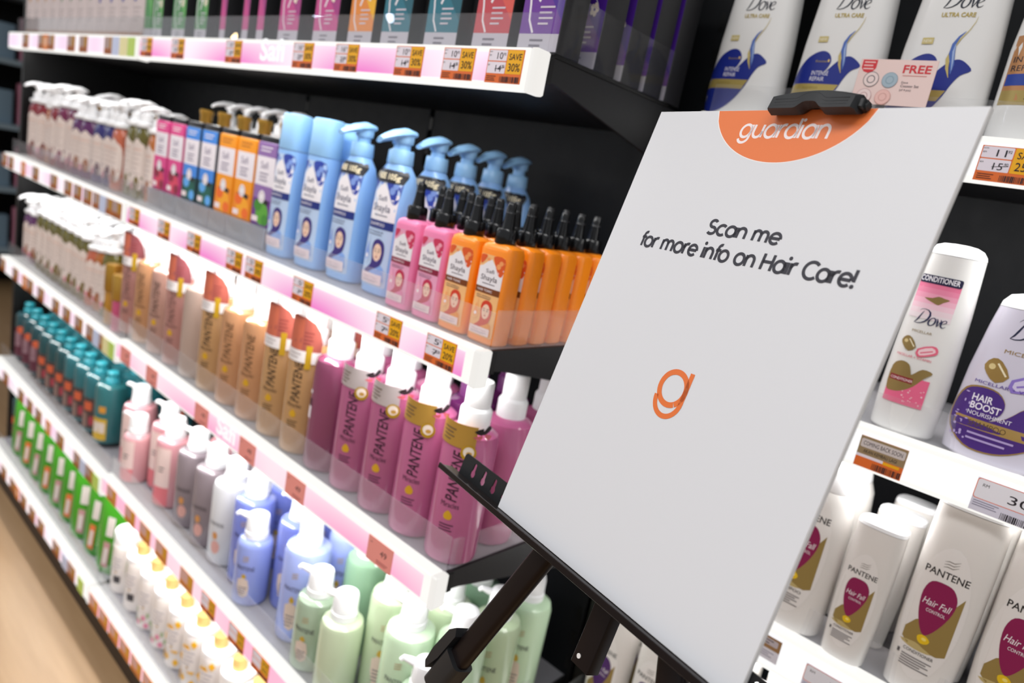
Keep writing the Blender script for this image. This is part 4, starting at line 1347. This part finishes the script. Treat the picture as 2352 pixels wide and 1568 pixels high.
def free_card():
    t = thing('promotion_card', 'pink FREE card with round coaster pictures in front of the blue bird bottle', 'card', (-.267, .897, .172))
    MB().rbox(-.041, .041, 0, .0012, 0, .050, M('#f3d8d2', .55), .0008).build('board', t)
    A = Art()
    rd = M('#d8323c', .5)
    A.poly([(-.0385, .049), (-.0225, .049), (-.0225, .040), (-.0255, .036), (-.0305, .0345), (-.0355, .036), (-.0385, .040)], rd).lines(-.0365, -.0245, .047, 3, .0036, M('#f4c8c4', .5), .0014)
    A.text('FREE', .0215, .036, .029, rd, .0085, bold=.02).lines(.008, .033, .0335, 1, .002, M('#e09a94', .5), .0008)
    ink = M('#4c4450', .5)
    A.text('Dove', .0125, .0245, .007, ink).text('Coaster Set', .0185, .0205, .019, ink).text('(of 4 pcs)', .015, .0165, .012, ink)
    for cx, cz, c1, c2 in ((-.0245, .0275, '#f0dcd8', '#5a545c'), (-.004, .0275, '#a9bcc8', '#8aa2b2'), (-.0275, .0085, '#f3dedb', '#c9a2a2'), (-.0065, .0085, '#f2c4bc', '#dba49c')):
        A.ell(cx, cz, .0085, .0085, M(c2, .5), 24).ell(cx, cz, .0079, .0079, M(c1, .5), 24).ell(cx, cz, .0045, .0045, M(c2, .5), 16).ell(cx, cz, .0036, .0036, M(c1, .5), 16)
    A.part('print', t, flat(0))
    MB().box(-.02, .02, .0012, .004, -.024, .01, ACRYL).build('holder', t)


free_card()


def capsule(A, cx, cz, k, c1, c2, gold):
    A.poly([(cx - 9 * k, cz + 2 * k), (cx - 5 * k, cz + 8 * k), (cx + 1 * k, cz + 7 * k), (cx + 8 * k, cz - 3 * k), (cx + 1 * k, cz - 9 * k), (cx - 6 * k, cz - 4 * k)], gold, 2)
    A.stroke([(cx - 1 * k, cz + 5 * k), (cx + 6 * k, cz - 3 * k)], 1.2 * k, M('#efe4c4', .4))
    A.ell(cx - 4 * k, cz + 2 * k, 2.2 * k, 2.2 * k, M('#d8c48c', .4), 10)
    A.poly([(cx + 10 * k, cz - 4 * k), (cx + 24 * k, cz + 3 * k), (cx + 30 * k, cz + 1 * k), (cx + 31 * k, cz - 5 * k), (cx + 25 * k, cz - 9 * k), (cx + 12 * k, cz - 13 * k)], c1, 2)
    A.poly([(cx + 12 * k, cz - 5 * k), (cx + 24 * k, cz + 1 * k), (cx + 29 * k, cz - 3 * k), (cx + 24 * k, cz - 7 * k), (cx + 14 * k, cz - 11 * k)], c2, 2)
    A.stroke([(cx + 14 * k, cz - 8 * k), (cx + 26 * k, cz - 3 * k)], 1.4 * k, c1)


def make_pink_cond():
    t = thing('conditioner_bottle', '', 'bottle')
    sp = [(0, .030, .022, 2.5), (.004, .034, .026, 2.6), (.05, .0355, .027, 2.7), (.15, .033, .0255, 2.7), (.214, .0295, .0235, 2.6)]
    body_loft(MB(), sp, WB, 32).build('body', t)
    cp = [(.2145, .0297, .0237, 2.6), (.219, .0285, .0225, 2.6), (.2245, .024, .019, 2.5), (.2275, .017, .0135, 2.4), (.2285, .008, .006, 2.2)]
    body_loft(MB(), cp, CAPW, 32).build('cap', t)
    A = Art(-.003, 0, .001)
    nv, pk, gd = M('#16163c', .4), M('#e8688e', .45), M('#9c8450', .35, .35)
    for k in range(7):
        c = '#e9799c #ec8aaa #efa0ba #f2b6ca #f2cad8 #efd8e0 #ecdfe4'.split()[k]
        A.rect(-23, 21, 139 + (6 - k) * 6, 145 + (6 - k) * 6, M(c, .45))
    A.rect(-23, 21, 180, 189.5, nv, 2.4).text('CONDITIONER', -2, 182.3, 41, M('#f3f0f6', .5), 6, bold=.015)
    A.poly([(-12, 163), (-2, 159), (4, 157.5), (8, 161), (14, 165), (8, 166), (2, 167), (-4, 164)], gd, 2)
    dove_word(A, -15, 133, 33, M('#1c2450', .4))
    A.text('MICELLAR', -3, 122.5, 21, gd, 2.8)
    capsule(A, -12, 108, 1.0, M('#e86a86', .4), M('#f6d2d8', .4), gd)
    A.text('MICELLAR + VITAMIN', -3, 92, 37, M('#d8506c', .45), 2.8)
    A.rect(-22, 21, 36, 70, pk)
    A.poly([(-22, 52), (-22, 78), (-14, 86), (-5, 84), (-1, 76), (1, 73), (10, 82), (21, 80), (14, 72), (6, 60), (-4, 52), (-14, 49)], gd, 3)
    A.rect(-21, 4, 62, 68.5, M('#8c1e2a', .4)).text('CONDITIONER', -8, 63.6, 24, M('#f3e6e8', .5), 3)
    rn = random.Random(4)
    for k in range(16):
        A.ell(rn.uniform(-4, 20), rn.uniform(38, 60), rn.uniform(.4, 1.2), rn.uniform(.4, 1.2), M('#f6c6d2', .45), 8)
    A.part('label', t, surf(sp), .006)
    return Proto(t)


P_pc2 = make_pink_cond()
P_pc2.put(-.158, .948, -.194, 'white domed bottle with pink and gold label beside the edge of the sign', 'white pink-label bottles', 0)


def make_purple():
    t = thing('shampoo_bottle', '', 'bottle')
    W2 = M('#d6d2e2', .25, coat=.25)
    sp = [(0, .042, .026, 2.6), (.005, .050, .030, 2.7), (.04, .0525, .032, 2.8), (.1, .0495, .030, 2.8), (.15, .044, .027, 2.8), (.172, .0405, .0255, 2.8)]
    body_loft(MB(), sp, W2, 36).build('body', t)
    cp = [(.1725, .0405, .0255, 2.8), (.178, .0395, .0245, 2.8), (.186, .034, .021, 2.6), (.1895, .022, .013, 2.4)]
    body_loft(MB(), cp, CAPW, 32).build('cap', t)
    A = Art(0, 0, .001)
    pu, gd, lp = M('#4a2a80', .38), M('#a98a4e', .35, .35), M('#b9a6dc', .4)
    A.poly([(-9, 166), (4, 162), (9, 164), (16, 168), (6, 169), (-2, 168)], gd, 2)
    dove_word(A, -20, 140, 44, M('#1a2040', .4))
    A.text('MICELLAR', 0, 124, 40, gd, 4.2)
    capsule(A, -20, 104, 1.5, M('#8f78cc', .4), M('#d6cdec', .4), gd)
    A.text('MICELLAR + VITAMIN', -2, 86, 70, M('#5a3f9c', .45), 3.6)
    blob = [(-46, 32), (-49, 56), (-42, 76), (-28, 82), (-12, 80), (-3, 70), (-4, 58), (-12, 48), (2, 56), (16, 72), (34, 78), (46, 70), (44, 50), (34, 34), (14, 20), (-6, 14), (-28, 16)]
    A.poly([(x * 1.03, 47 + (z - 47) * 1.05) for x, z in blob], gd, 3).poly(blob, pu, 3)
    A.rect(-44, 42, 36, 47, M('#b8985a', .35, .3)).text('SHAMPOO', -12, 38.6, 36, M('#5a4424', .5), 6.2)
    wh = M('#efeaf6', .5)
    A.text('HAIR', -24, 66.5, 20, wh, 7.5, bold=.02).text('BOOST', -19, 57.5, 29, wh, 7.5, bold=.02).text('NOURISHMENT', -13, 50.5, 42, wh, 4.6)
    A.lines(-28, 16, 32, 2, 6, lp, 2.2)
    rn = random.Random(9)
    for k in range(18):
        A.ell(rn.uniform(-44, -28), rn.uniform(20, 74), rn.uniform(.6, 2), rn.uniform(.6, 2), lp, 8)
    A.part('label', t, surf(sp), .006)
    return Proto(t)


P_pur = make_purple()
P_pur.put(-.062, .945, -.194, 'lilac white bottle with purple label on the second set-back shelf', 'lilac purple-label bottles', 0)
P_pc2.put(-.022, 1.06, -.20 + .006, 'white domed bottle standing behind the purple label bottle', 'white pink-label bottles', 0)


def make_balloon(s, col, tapered=False, kind='CONDITIONER'):
    t = thing('conditioner_bottle' if not tapered else 'shampoo_bottle', '', 'bottle')
    k = s * .001
    if tapered:
        sp = [(0, 26 * k, 18 * k, 2.5), (3 * k, 29 * k, 21 * k, 2.7), (40 * k, 30 * k, 22 * k, 2.8), (110 * k, 29 * k, 21 * k, 2.8), (138 * k, 26 * k, 19 * k, 2.7), (148 * k, 22 * k, 17 * k, 2.5)]
        cp = [(148.5 * k, 21 * k, 16.5 * k, 2.5), (150 * k, 21.5 * k, 17 * k, 2.5), (168 * k, 18 * k, 15 * k, 2.5), (171 * k, 16 * k, 13 * k, 2.4)]
    else:
        sp = [(0, 22 * k, 15 * k, 2.6), (3 * k, 25 * k, 18 * k, 2.8), (60 * k, 28 * k, 19.5 * k, 3), (130 * k, 28.5 * k, 19.5 * k, 3.2), (179 * k, 28 * k, 19 * k, 3.3)]
        cp = [(179.6 * k, 28.2 * k, 19.2 * k, 3.3), (184 * k, 27.5 * k, 18.6 * k, 3.2), (186.5 * k, 24 * k, 16 * k, 3)]
    body_loft(MB(), sp, WB2, 34).build('body', t)
    body_loft(MB(), cp, CAPW, 34).build('cap', t)
    A = Art(-.003 * s, 0, k)
    ink, gd, mg = M('#201c1c', .45), M('#a08a50', .38, .3), M(col, .35)
    A.poly(ellp(0, 82, 22.5, 64, 26), M('#ebe7e4', .28))
    for j in range(3):
        A.stroke([(-5, 127 + j * 2.6), (-2, 128.2 + j * 2.6), (2, 128 + j * 2.6), (6, 130.6 + j * 2.6)], [.3, .9, .9, .3], M('#8c8680', .4))
    A.text('PANTENE', 0, 117.5, 34, ink, 6.4, bold=.012)
    A.poly([(-12, 48), (-17, 52), (-17, 62), (-11, 72), (-5, 76), (4, 80), (18, 107), (18, 50), (12, 47)], gd)
    A.poly([(-18, 49), (-6, 52), (0, 50), (8, 47), (0, 45.5), (-10, 46)], M('#c2ae74', .4), 2)
    A.poly([(-9, 111), (0, 113), (8, 111), (13, 102), (12.5, 90), (8, 76), (1.5, 64), (-3, 62), (-8, 70), (-12, 84), (-13, 100)], mg, 3)
    wh = M('#f4eef2', .45)
    A.text('Hair Fall', 0, 89.5, 22, wh, 6.2, shear=.25).text('CONTROL', 1, 83.5, 15, wh, 3)
    A.stroke([(-1, 64), (-2, 60)], .8, mg)
    A.poly([(-6, 59), (-3, 61.5), (1, 61), (4, 58), (2.5, 54.5), (-2, 53), (-5, 55)], M('#ecc41e', .3), 2).ell(-.5, 58, 2, 1.5, M('#f8e27a', .3), 8)
    A.text(kind, -1, 41.5, 24, ink, 3).lines(-13, 11, 38, 5, 2.4, M('#7a7474', .5), 1).rect(-17, -15, 36, 40, M('#5a5456', .5))
    A.part('label', t, surf(sp), .006)
    return Proto(t)


Bs, Bl, Bt = make_balloon(1.0, '#8c1250'), make_balloon(1.33, '#8c1250'), make_balloon(1.33, '#8c1250', True, 'SHAMPOO')
ZB = -.490
Bs.put(-.138, .930, ZB, 'smaller white magenta-label bottle between two bigger ones', 'white magenta-label bottles', 0)
Bl.put(-.057, .942, ZB, 'big white magenta-label bottle right under the RM 30 tag', 'white magenta-label bottles', 0)
Bl.put(.024, .942, ZB - .0, 'big white magenta-label bottle at the picture edge', 'white magenta-label bottles', 0)
Bt.put(-.212, .945, ZB, 'white magenta-label bottle half hidden by the edge of the sign', 'white magenta-label bottles', 0)
for n, (x, y, P) in enumerate(((-.132, 1.0, Bs), (-.128, 1.07, Bs), (-.052, 1.02, Bl), (.026, 1.02, Bl), (-.212, 1.03, Bt))):
    P.put(x, y, ZB, ['white bottle directly behind the smaller magenta-label bottle', 'white bottle deepest behind the smaller magenta-label bottle', 'white bottle behind the big magenta-label bottle under the RM 30 tag',
                     'white bottle behind the big magenta-label bottle at the picture edge', 'white bottle behind the magenta-label one half hidden by the sign'][n], 'white magenta-label bottles', 0)
Bp = make_balloon(1.2, '#4a2468', False)
Bg = make_balloon(1.2, '#4a2468', True)
for n, x in enumerate((-.445, -.365, -.285, -.205, -.125)):
    (Bp if n != 1 else Bp).put(x, .945, -.825, f'white bottle with dark violet balloon label below the ledge, {ORD[n]} from the black upright', 'white violet-label bottles', 0)
    Bp.put(x + .01, 1.01, -.825, f'white bottle behind the violet label one, {ORD[n]} from the black upright', 'white violet-label bottles', 0)

# ------------------------------------------------------------------ the sign and its easel
BO = Vector((-.38731, .62190, .09829))          # top left corner of the sign (relative to the camera)
BWv, BHv = Vector((.96707, -.25214, .03468)), Vector((-.03290, -.25972, -.96512))
BN = BWv.cross(-BHv).normalized()                # towards the viewer
BW, BH, BT = .297, .4235, .005
mat_b = Matrix.Identity(4)
up = -BHv.normalized()
rt = (BWv - up * BWv.dot(up)).normalized()
bk = -rt.cross(up)                                # local +Y, away from the viewer
bk = up.cross(rt)
for i in range(3):
    mat_b[i][0], mat_b[i][1], mat_b[i][2] = rt[i], bk[i], up[i]
mat_b.translation = BO + BHv * BH + Vector((0, 0, EYE))   # origin: lower left corner; x right, y back, z up the sign


def thing_b(name, label, cat):
    t = thing(name, label, cat)
    t.matrix_world = mat_b
    return t


sg = thing_b('sign_board', 'white information sign with orange half-round logo, clipped on the black easel', 'sign')
BOARD = M('#dddde0', .45)
MB().rbox(0, BW, 0, BT, 0, BH, M('#e9e7e6', .5), .0004).build('panel', sg)
A = Art(0, BH, .001)                # millimetres, z downwards is negative
A.rect(.3, 296.7, -423.2, -.3, BOARD)
seg = []
for i in range(41):
    u = -1 + 2 * i / 40
    e = 46 * math.sqrt(max(0, 1 - u * u))
    c_ = -36.4 + math.sqrt(82.6 ** 2 - (74.2 * u) ** 2)
    seg.append((147.8 + 74.2 * u, -max(.3, .45 * e + .55 * c_)))
seg[0], seg[-1] = (73.6, -.3), (222, -.3)
A.poly([(x + (x - 147.8) * .012, z * 1.014) for x, z in seg], M('#f7efee', .45)).poly(seg, M('#ea7a3c', .45))


def gl(ch):
    B = lambda cx=.5: arc(cx, .5, .5, .5, 0, 360, 30)
    return {'a': ([B(), [(1, 1), (1, 0)]], 1.28), 'c': ([arc(.5, .5, .5, .5, 48, 312, 24)], 1.06), 'e': ([[(0.02, .5), (.98, .5)], arc(.5, .5, .5, .5, 0, 318, 26)], 1.22),
            'o': ([B()], 1.24), 'n': ([[(0, 0), (0, 1)], arc(.42, .56, .42, .44, 180, 0, 16) + [(.84, 0)]], 1.14),
            'm': ([[(0, 0), (0, 1)], arc(.36, .60, .36, .40, 180, 0, 14) + [(.72, 0)], arc(1.08, .60, .36, .40, 180, 0, 14) + [(1.44, 0)]], 1.74),
            'r': ([[(0, 0), (0, 1)], arc(.42, .54, .42, .46, 180, 72, 10)], .66), 'i': ([[(0, 0), (0, 1)], ['dot', 0, 1.36]], .32),
            'f': ([[(.2, 0), (.2, 1.12)] + arc(.50, 1.12, .30, .32, 180, 75, 10), [(-.04, .93), (.55, .93)]], .56),
            'u': ([[(0, 1), (0, .44)] + arc(.42, .44, .42, .44, 180, 360, 16) + [(.84, 1)], [(.84, .5), (.84, 0)]], 1.14),
            'd': ([B(), [(1, 1.48), (1, 0)]], 1.28), 'g': ([arc(.5, .5, .5, .5, -62, 300, 30), [(1, 1), (1, -.02)] + arc(.5, -.02, .5, .42, 0, -165, 20)], 1.28),
            'S': ([arc(.46, 1.03, .38, .35, 35, 262, 20) + arc(.46, .345, .44, .345, 84, -145, 22)], 1.12),
            'H': ([[(0, 0), (0, 1.4)], [(1, 0), (1, 1.4)], [(0, .72), (1, .72)]], 1.3), 'C': ([arc(.7, .7, .7, .7, 45, 315, 30)], 1.36),
            '!': ([[(0, .42), (.0, 1.4)], ['dot', 0, .06]], .3), ' ': ([], .60)}[ch]


def stroke_text(A, s, x0, x1, z, xh, wd, mat, shear=.0, up_=True):
    tot = sum(gl(c)[1] for c in s) - .26
    k = (x1 - x0 - shear * xh * .5) / tot
    px = 0
    A.L += 1
    for c in s:
        st, adv = gl(c)
        for p in st:
            if p and p[0] == 'dot':
                q = ellp(p[1], p[2], wd * .62 / k, wd * .62 / xh, 14)
                pts = [(x0 + (px + a) * k + b * xh * shear, z + b * xh) for a, b in q]
                A.poly(pts, mat, 0, 0)
            else:
                pts = [(x0 + (px + a) * k + b * xh * shear, z + b * xh) for a, b in p]
                A.stroke(pts, wd, mat, 0)
        px += adv


wht, ink = M('#f6e9ea', .45), M('#2a2832', .45)
stroke_text(A, 'guardian', 106.5, 190.5, -24.6, 11.3, 2.35, wht, .06)
stroke_text(A, 'Scan me', 114.8, 187, -112.6, 8.8, 2.6, ink, .04)
stroke_text(A, 'for more info on Hair Care!', 44.3, 257.5, -134.2, 9.4, 2.6, ink, .02)
# orange g emblem in the middle of the sign
og = M('#e6732f', .45)
cxg, czg = 147.0, -246.5
A.stroke([(cxg + x * 1.0, czg + z) for x, z in [(p[0], p[1]) for p in arc(0, 0, 13.6, 14.2, -58, 300, 44)]], 4.8, og)
A.stroke([(cxg + 13.6, czg + 17.0), (cxg + 13.6, czg + 10), (cxg + 13.6, czg - 9)] + [(cxg + a, czg - 9 + b) for a, b in arc(0, 0, 13.6, 15.2, -5, -180, 30)], 4.4, og, 0)
A.part('print', sg, flat(0), None, .0002)

es = thing_b('display_easel', 'black tripod easel holding the white sign in front of the green bottles', 'easel')
EB = M('#1d1413', .32, .55, noise=.05)
EP = M('#101012', .4)
lx0, lx1 = -.108, .408
lg = MB()
lg.rbox(lx0, lx1, -.010, .008, -.0030, -.0004, EB, .001, .0005)        # shelf plate
lg.rbox(lx0, lx1, -.0115, -.0098, -.0048, .0014, EB, .001, .0005)       # front lip
lg.build('ledge', es)


def keyhole_plate():
    """upright strip behind the ledge, with keyhole slots cut along it"""
    bm = bmesh.new()
    x0, x1, z0, z1, st = -.090, .390, -.0004, .0235, .0205
    outer = [(x0, z0), (x1, z0), (x1, z1 - .003), (x1 - .003, z1), (x0 + .003, z1), (x0, z1 - .003)]
    me_v = [bm.verts.new((x, .0055, z)) for x, z in outer]
    ed = [bm.edges.new((me_v[i], me_v[(i + 1) % len(me_v)])) for i in range(len(me_v))]
    x = x0 + .024
    while x < x1 - .01:
        pts = [(x + .0046 * math.cos(a), .0082 + .0046 * math.sin(a)) for a in [math.radians(q) for q in range(130, 411, 40)]]
        pts += [(x + .0028 * math.cos(a), .0172 + .0028 * math.sin(a)) for a in [math.radians(q) for q in (-20, 30, 90, 150, 200)]]
        hv = [bm.verts.new((px, .0055, pz)) for px, pz in pts]
        ed += [bm.edges.new((hv[i], hv[(i + 1) % len(hv)])) for i in range(len(hv))]
        x += st
    bmesh.ops.triangle_fill(bm, use_beauty=True, use_dissolve=False, edges=ed)
    r = bmesh.ops.extrude_face_region(bm, geom=bm.faces[:])
    bmesh.ops.translate(bm, verts=[g for g in r['geom'] if isinstance(g, bmesh.types.BMVert)], vec=(0, .0016, 0))
    bmesh.ops.recalc_face_normals(bm, faces=bm.faces[:])
    me = bpy.data.meshes.new('slotted_plate')
    bm.to_mesh(me)
    bm.free()
    me.materials.append(EP)
    o = bpy.data.objects.new('slotted_plate', me)
    COL.objects.link(o)
    o.parent = es


keyhole_plate()


def rail(name, p0, p1, wx, wy, mat, parent, r=.003):
    """straight section tube between two points (wx across, wy deep)"""
    p0, p1 = Vector(p0), Vector(p1)
    d = (p1 - p0).normalized()
    yv = Vector((0, 1, 0))
    xv = yv.cross(d).normalized()
    yv = d.cross(xv)
    mb = MB()
    mb.loft([[tuple(p + xv * a + yv * b) for a, b, _ in rrect(-wx / 2, wx / 2, -wy / 2, wy / 2, r, 0, 3)] for p in (p0, p1)], mat)
    o = mb.build(name, parent)
    return o


inv = mat_b.inverted()


def floor_pt(p0, d):
    p0, d = Vector(p0), Vector(d)
    a, b = mat_b @ p0, mat_b.to_3x3() @ d
    return p0 + d * (a.z / -b.z)


mx = .1556
for sgn in (-1, 1):
    top = Vector((mx + sgn * .079, .0125, -.0035))
    d = Vector((sgn * .375, .0, -1)).normalized()
    low = floor_pt(top, d)
    l = rail('leg', top, top + d * .21, .0245, .013, EB, es, .004)
    rail('lower_section', top + d * .19, low - d * .004, .018, .011, EB, l, .003)
    rail('leg_lock', top + d * .160, top + d * .205, .029, .024, M('#191a1c', .45), l, .006)
    lev = MB()
    c = top + d * .165
    xv = Vector((0, 1, 0)).cross(d).normalized()
    s_ = -sgn
    lev.loft([[tuple(c + d * a + xv * (-sgn * b) + Vector((0, y, 0))) for a, b in ((-.022, .012), (-.028, .018), (-.018, .024), (.012, .026), (.030, .024), (.034, .018), (.012, .013))] for y in (-.012, .012)], M('#191a1c', .45))
    lev.build('lock_lever', l)
    rail('foot', low - d * .02, low, .022, .016, M('#141414', .7), l, .004)
mast = rail('mast', (mx, .0235, -.070), (mx, .0235, .425), .0215, .015, EB, es, .001)
MB().loft([[(mx - .004 + .0022 * math.cos(a), y, -.062 + .0022 * math.sin(a)) for a in [2 * math.pi * i / 10 for i in range(10)]] for y in (.0154, .0162)], M('#e8e4e0', .4)).build('rivet', mast)
rear_top = Vector((mx, .04, .40))
rl = rail('leg', rear_top, rear_top + Vector((0, .028, -.4)) * 1.0, .02, .012, EB, es, .003)

# black clip gripping the top edge
cl = MB()
prof = []
n = 40
TOPS, BOTS = [], []
for i in range(n + 1):
    u = i / n
    x = .136 + .0755 * u
    zt_ = BH + .0065 + .0045 * math.sin(math.pi * u) + (.0012 * (1 - u))
    b = math.exp(-((u - .5) / .12) ** 4)
    zb = BH - .0068 + .0055 * b
    TOPS.append((x, zt_))
    BOTS.append((x, zb))
yf0 = -.016
rings = []
for i in range(n + 1):
    (x, zt_), (_, zb) = TOPS[i], BOTS[i]
    e = .0035 if i in (0, n) else 0
    rings.append([(x, yf0 + e, zb), (x, yf0 + .0015 + e, zt_ - .004 - e), (x, -.008, zt_), (x, .004, zt_ - .001), (x, -.0006, zb + .002), (x, -.006, zb - .0012)])
cl.loft(rings, M('#17181a', .5))
cl.build('clip_jaw', es, 30)
rg = MB()
for k in range(3):
    pts = []
    for i in range(3, n - 2):
        u = i / n
        bump = .0048 * math.exp(-((u - .5) / .13) ** 4)
        z = BH - .0040 + k * .0027 + bump
        x = TOPS[i][0]
        pts.append((x, yf0 + .0003 + (z - BH + .0098) * .09, z))
    rg.tube(pts, .0006, M('#2e3033', .45), 6)
rg.build('grip_ribs', es)
MB().rbox(.145, .207, BT, BT + .008, BH - .02, BH + .010, M('#17181a', .5), .001).build('clip_pad', es)
k = MB().rbox(.2095, .2145, -.010, .004, BH - .004, BH + .004, M('#17181a', .5), .002, .001)
k.tube([(.210, -.004, BH), (.2165, -.004, BH - .001)], .003, M('#17181a', .5), 10)
k.build('clip_hinge', es)

# ------------------------------------------------------------------ shop beyond the far end of the shelves
world_obj(MB().box(-6.6, -6.5, .2, 3, -1.27, 1.9, M('#3a3c42', .6, noise=.1)), 'wall_left', 'structure')
bp_ = world_obj(MB().box(-5.62, -5.59, .7, 1.6, -1.27, .75, BLACK), 'backing_board')
tag(bp_, 'distant dark backing board past the far end of the shelves', 'backing board')
rn = random.Random(3)
for i in range(5):
    o = world_obj(MB().box(-5.588, -5.25, .7, 1.6, -1.02 + i * .38, -.99 + i * .38, M('#8fa0aa', .5)), 'display_board')
    tag(o, f'pale shelf board on the distant display panel, {ORD[i]} from the floor', 'shelf', 'boards of the distant display')
    for j in range(6):
        o = world_obj(MB().rbox(-5.38, -5.30, .725 + j * .14, .835 + j * .14, -.99 + i * .38, -.79 + i * .38 + .05 * (j % 3), M(['#a8404c', '#5f86a8', '#cfd2d6', '#7c93a4', '#d28aa0', '#1c1c22'][j], .4), .01, .004), 'packet')
        tag(o, f'distant {["red", "blue", "pale", "slate blue", "pink", "black"][j]} packet on the {ORD[i]} board from the floor of the distant display', 'packet', 'packets on the distant display')
lp = thing('spot_lamp', 'small bright spot lamp glowing at the far end of the shop', 'lamp', (-6.40, 1.38, .43))
MB().lathe([(.0, 0), (.035, .0), (.045, .02), (.04, .08)], BLACK, 16).build('housing', lp)
MB().lathe([(.03, -.012), (.034, -.002)], M('#e8ffe8', .4, emit=6), 16).build('lens', lp)

# ceiling tubes farther down the shop, seen mirrored in the top acrylic lip
for (xa, ya), (xb, yb), c, where in (((-9.05, -4.60), (-8.24, -4.58), '#cfe2ff', 'the farther cool white one'), ((-6.51, -4.49), (-7.21, -5.47), '#dbe6ff', 'the slanting cool white one'),
                                     ((-6.17, -4.58), (-6.34, -4.92), '#e6eaff', 'the shortest cool white one'), ((-15.8, -4.75), (-14.5, -4.5), '#ffe2a8', 'the warm yellow one')):
    p0, p1 = Vector((xa, ya, 0)), Vector((xb, yb, 0))
    t = thing('ceiling_light', 'glowing tube light up at the shop ceiling, ' + where, 'ceiling light', (xa, ya, 1.75), 0, 'ceiling tubes')
    rail('diffuser', (0, 0, 0), tuple(p1 - p0), .05, .09, M(c, .4, emit=60), t, .01)
    rail('housing', (0, 0, .06), tuple(p1 - p0 + Vector((0, 0, .06))), .06, .02, M('#d8d8d8', .4), t, .004)

# spare prototypes that were never placed
for ob in [o for o in bpy.data.objects if o.parent is None and 'category' in o and o.get('label', '') == '']:
    for c in list(ob.children):
        for g in list(c.children):
            bpy.data.objects.remove(g)
        bpy.data.objects.remove(c)
    bpy.data.objects.remove(ob)
